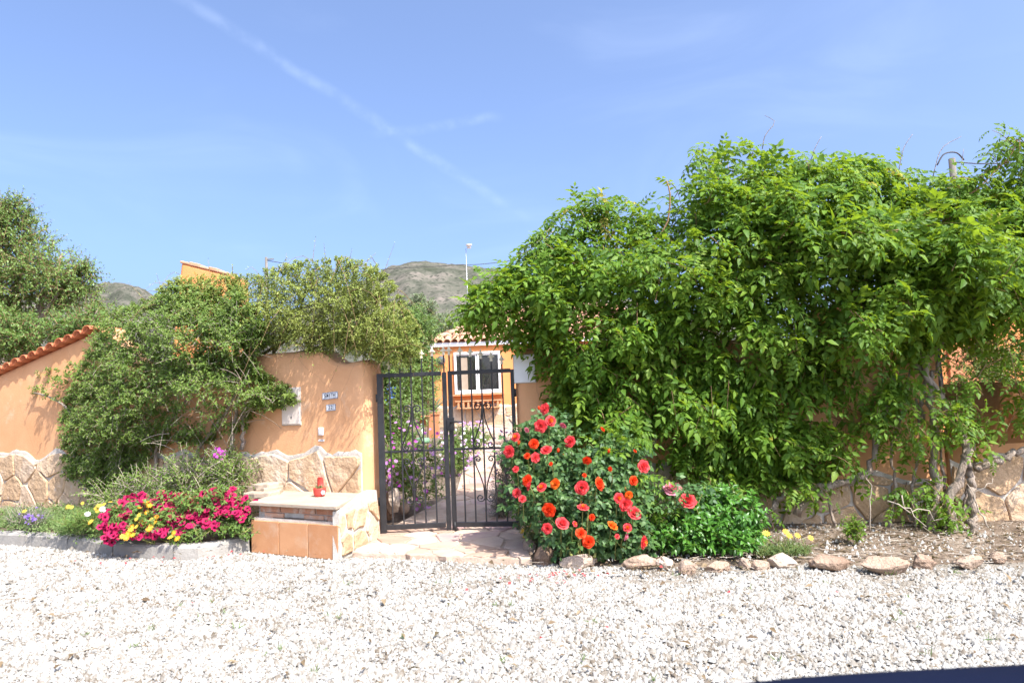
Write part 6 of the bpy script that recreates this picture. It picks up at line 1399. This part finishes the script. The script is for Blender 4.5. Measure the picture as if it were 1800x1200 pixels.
# stray stones and litter in the right bed
q = pr.uniform((0.2, 5.0), (5.5, 6.7), (2600, 2)); rp_ = np.vstack([rock_line[:, :2], wallR[::-1, :2]]); q = q[in_poly(q, rp_)]; n = len(q)
Vb = IV[None] * (1 + pr.normal(0, .2, (n, 6)))[..., None] * (.0060 * np.exp(pr.normal(0, .5, n)))[:, None, None]
yb = (q[:, 1] - 5.2) / 1.3 * .05
V = (Vb + np.stack([q[:, 0], q[:, 1], .022 + yb], 1)[:, None]).reshape(-1, 3); F = (IF[None] + (np.arange(n) * 6)[:, None, None]).reshape(-1, 3)
tag(link('bed_pebbles', npmesh('bed_pebbles', V, F, M['pebble'], True)), 'scattered pale pebbles on the soil of the right bed', 'pebbles', kind='stuff')
q2 = pr.uniform((-5, 2.6), (5, 6.6), (1900, 2)); q2 = q2[in_poly(q2, np.vstack([ROAD, ROAD[:1]])) | in_poly(q2, rp_)]
q2 = np.vstack([q2, pr.uniform((.3, 5.15), (5.6, 6.4), (3200, 2))]); n = len(q2)
D = pr.normal(0, 1, (n, 3)) * (1, 1, .12); V, F = stamp(T_small(.38, .1), frames(D, np.array([0, 0, 1.0]) + pr.normal(0, .35, (n, 3))) * (.030 * np.exp(pr.normal(0, .45, n)))[:, None, None], np.stack([q2[:, 0], q2[:, 1], .016 + np.clip(q2[:, 1] - 5.3, 0, 1) * .045], 1))
tag(link('fallen_leaves', npmesh('fallen_leaves', V, F, M['dryleaf'])), 'fallen leaves and bits strewn over gravel and bed', 'leaf litter', kind='stuff')
n = 330; q3 = np.vstack([pr.uniform((-4.5, 2.8), (4.8, 5.6), (50, 2)), pr.uniform((1.2, 5.05), (5.4, 6.2), (280, 2))]); a = pr.uniform(0, 6.28, n); L_ = pr.uniform(.05, .28, n)
l0 = np.stack([q3[:, 0], q3[:, 1], .018 + np.clip(q3[:, 1] - 5.2, 0, 1) * .05], 1); dv3 = np.stack([np.cos(a), np.sin(a) * .6, pr.uniform(-.02, .1, n)], 1) * L_[:, None]
ln = np.stack([l0, l0 + dv3 * .33 + pr.normal(0, .006, (n, 3)), l0 + dv3 * .66 + pr.normal(0, .006, (n, 3)), l0 + dv3], 1); V, F = twig_mesh(ln, .0035, .002)
tag(link('fallen_twigs', npmesh('fallen_twigs', V, F, M['greytwig'])), 'dry twigs lying on gravel and bed', 'twigs', kind='stuff')
n = 60; q4 = np.vstack([pr.normal(0, 1, (30, 2)) * (.35, .12) + gr(985, 1015)[:2], pr.normal(0, 1, (18, 2)) * (.5, .1) + gr(300, 985)[:2], pr.uniform((-3, 3), (3.5, 5.2), (12, 2))])
V, F = stamp(T_small(.9, .2), frames(pr.normal(0, 1, (n, 3)) * (1, 1, .2), np.array([0, 0, 1.0]) + pr.normal(0, .3, (n, 3))) * .028, np.stack([q4[:, 0], q4[:, 1], np.full(n, .02)], 1)); tag(link('fallen_petals', npmesh('fallen_petals', V, F, M['r_coral'])), 'fallen red petals on the gravel', 'petals', kind='stuff')
n = 60; q5 = pr.uniform((-3.5, 2.9), (4.5, 5.3), (n, 2)); st5 = np.repeat(np.stack([q5[:, 0], q5[:, 1], np.full(n, .0)], 1), 8, 0) + pr.normal(0, .012, (n * 8, 3)) * (1, 1, .1)
V, F = stamp(BLADE, frames(pr.normal(0, .6, (n * 8, 3)) + np.array([0, 0, .7]), pr.normal(0, 1, (n * 8, 3))) * pr.uniform(.02, .05, n * 8)[:, None, None], st5); tag(link('weeds', npmesh('weeds', V, F, M['cover'])), 'tiny green weed tufts in the gravel', 'weeds', kind='stuff')

# ================================================================ the dark car whose bonnet edge shows at the bottom right
def car_builder():
    x0, x1, yf = .12, 1.94, 1.09; cx, hw = (x0 + x1) / 2, (x1 - x0) / 2
    car = thing('parked_car', (cx, -.9, 0), 'dark navy car bonnet edge, blurred, at the bottom right corner', 'car')
    # stations along the length: y, half width, sill, belt, roof-line height
    st = [(yf, .76, .38, .72, .74), (yf - .03, .86, .28, .90, .91), (yf - .12, .90, .24, .95, .96), (yf - .5, .90, .22, .945, .97), (yf - 1.1, .91, .22, .97, 1.0), (yf - 2.0, .91, .22, .98, 1.01), (yf - 3.2, .91, .24, .98, 1.01), (yf - 4.0, .88, .28, .96, .99), (yf - 4.25, .74, .36, .86, .88)]
    V, F = [], []; k = 12
    for (y, w, zs, zb, zt) in [(a, b, c, d + .035, e + .035) for a, b, c, d, e in st]:
        for (u, z) in ((-w * .86, zs), (-w, zs + .12), (-w, (zs + zb) / 2), (-w * .985, zb - .05), (-w * .93, zb + .0), (-w * .55, zt), (w * .55, zt), (w * .93, zb), (w * .985, zb - .05), (w, (zs + zb) / 2), (w, zs + .12), (w * .86, zs)): V.append((cx + u, y, z))
    for i in range(len(st) - 1):
        for j in range(k): F.append((i * k + j, i * k + (j + 1) % k, (i + 1) * k + (j + 1) % k, (i + 1) * k + j))
    F += [tuple(range(k - 1, -1, -1)), tuple(range((len(st) - 1) * k, len(st) * k))]
    o = MB().add(V, F).build('body', M['car'], car, True); s = o.modifiers.new('round', 'SUBSURF'); s.levels = s.render_levels = 2
    cab = [(-.0, .86, .97), (-.62, .68, 1.42), (-1.9, .68, 1.45), (-2.7, .80, .99)]; V, F = [], []
    for (dy, w, z) in cab: V += [(cx - w, yf - 1.15 + dy, z), (cx + w, yf - 1.15 + dy, z)]
    V += [(cx - .86, yf - 1.15, .95), (cx + .86, yf - 1.15, .95), (cx + .86, yf - 3.85, .95), (cx - .86, yf - 3.85, .95)]
    F = [(0, 1, 3, 2), (2, 3, 5, 4), (4, 5, 7, 6), (0, 2, 4, 6), (1, 7, 5, 3)]
    MB().add(V[:8], F).build('windows', M['glass'], car)
    MB().box((cx, yf - 1.15 - 1.27, 1.448), (1.34, 1.30, .03)).build('roof', M['car'], car, bevel=.01)
    for (sx, y) in ((-1, yf - .85), (1, yf - .85), (-1, yf - 3.45), (1, yf - 3.45)):
        c = np.array([cx + sx * (hw - .10), y, .33]); mb = MB(); V = []
        prof = [(.17, -.1), (.30, -.11), (.33, -.07), (.33, .07), (.30, .11), (.17, .1)]; n = 20
        for (r_, dx) in prof:
            for q_ in range(n): V.append(c + np.array([dx, r_ * math.cos(2 * math.pi * q_ / n), r_ * math.sin(2 * math.pi * q_ / n)]))
        F = [(i * n + j, i * n + (j + 1) % n, (i + 1) * n + (j + 1) % n, (i + 1) * n + j) for i in range(5) for j in range(n)]
        w_ = mb.add(V, F).build('wheel', M['rubber'], car, True)
        MB().tube([c + np.array([-.085, 0, 0]), c + np.array([.085, 0, 0])], .18, 16).build('rim', M['metal'], w_)
    for sx in (-1, 1): MB().box((cx + sx * .58, yf - .045, .66), (.32, .10, .14)).build('headlight', M['glass'], car, bevel=.03)
car_builder()
structure_labels = {'ground': 'wide level ground sheet', 'paved_path': 'crazy-paved path of tan flagstones through the gate to the house', 'kerb': 'pale concrete kerb along the left flower bed', 'garden_ground': 'rising garden soil behind the walls'}
for o in list(bpy.data.objects):
    if o.parent is None and o.get('kind') == 'structure' and o.name in structure_labels: o['label'] = structure_labels[o.name]
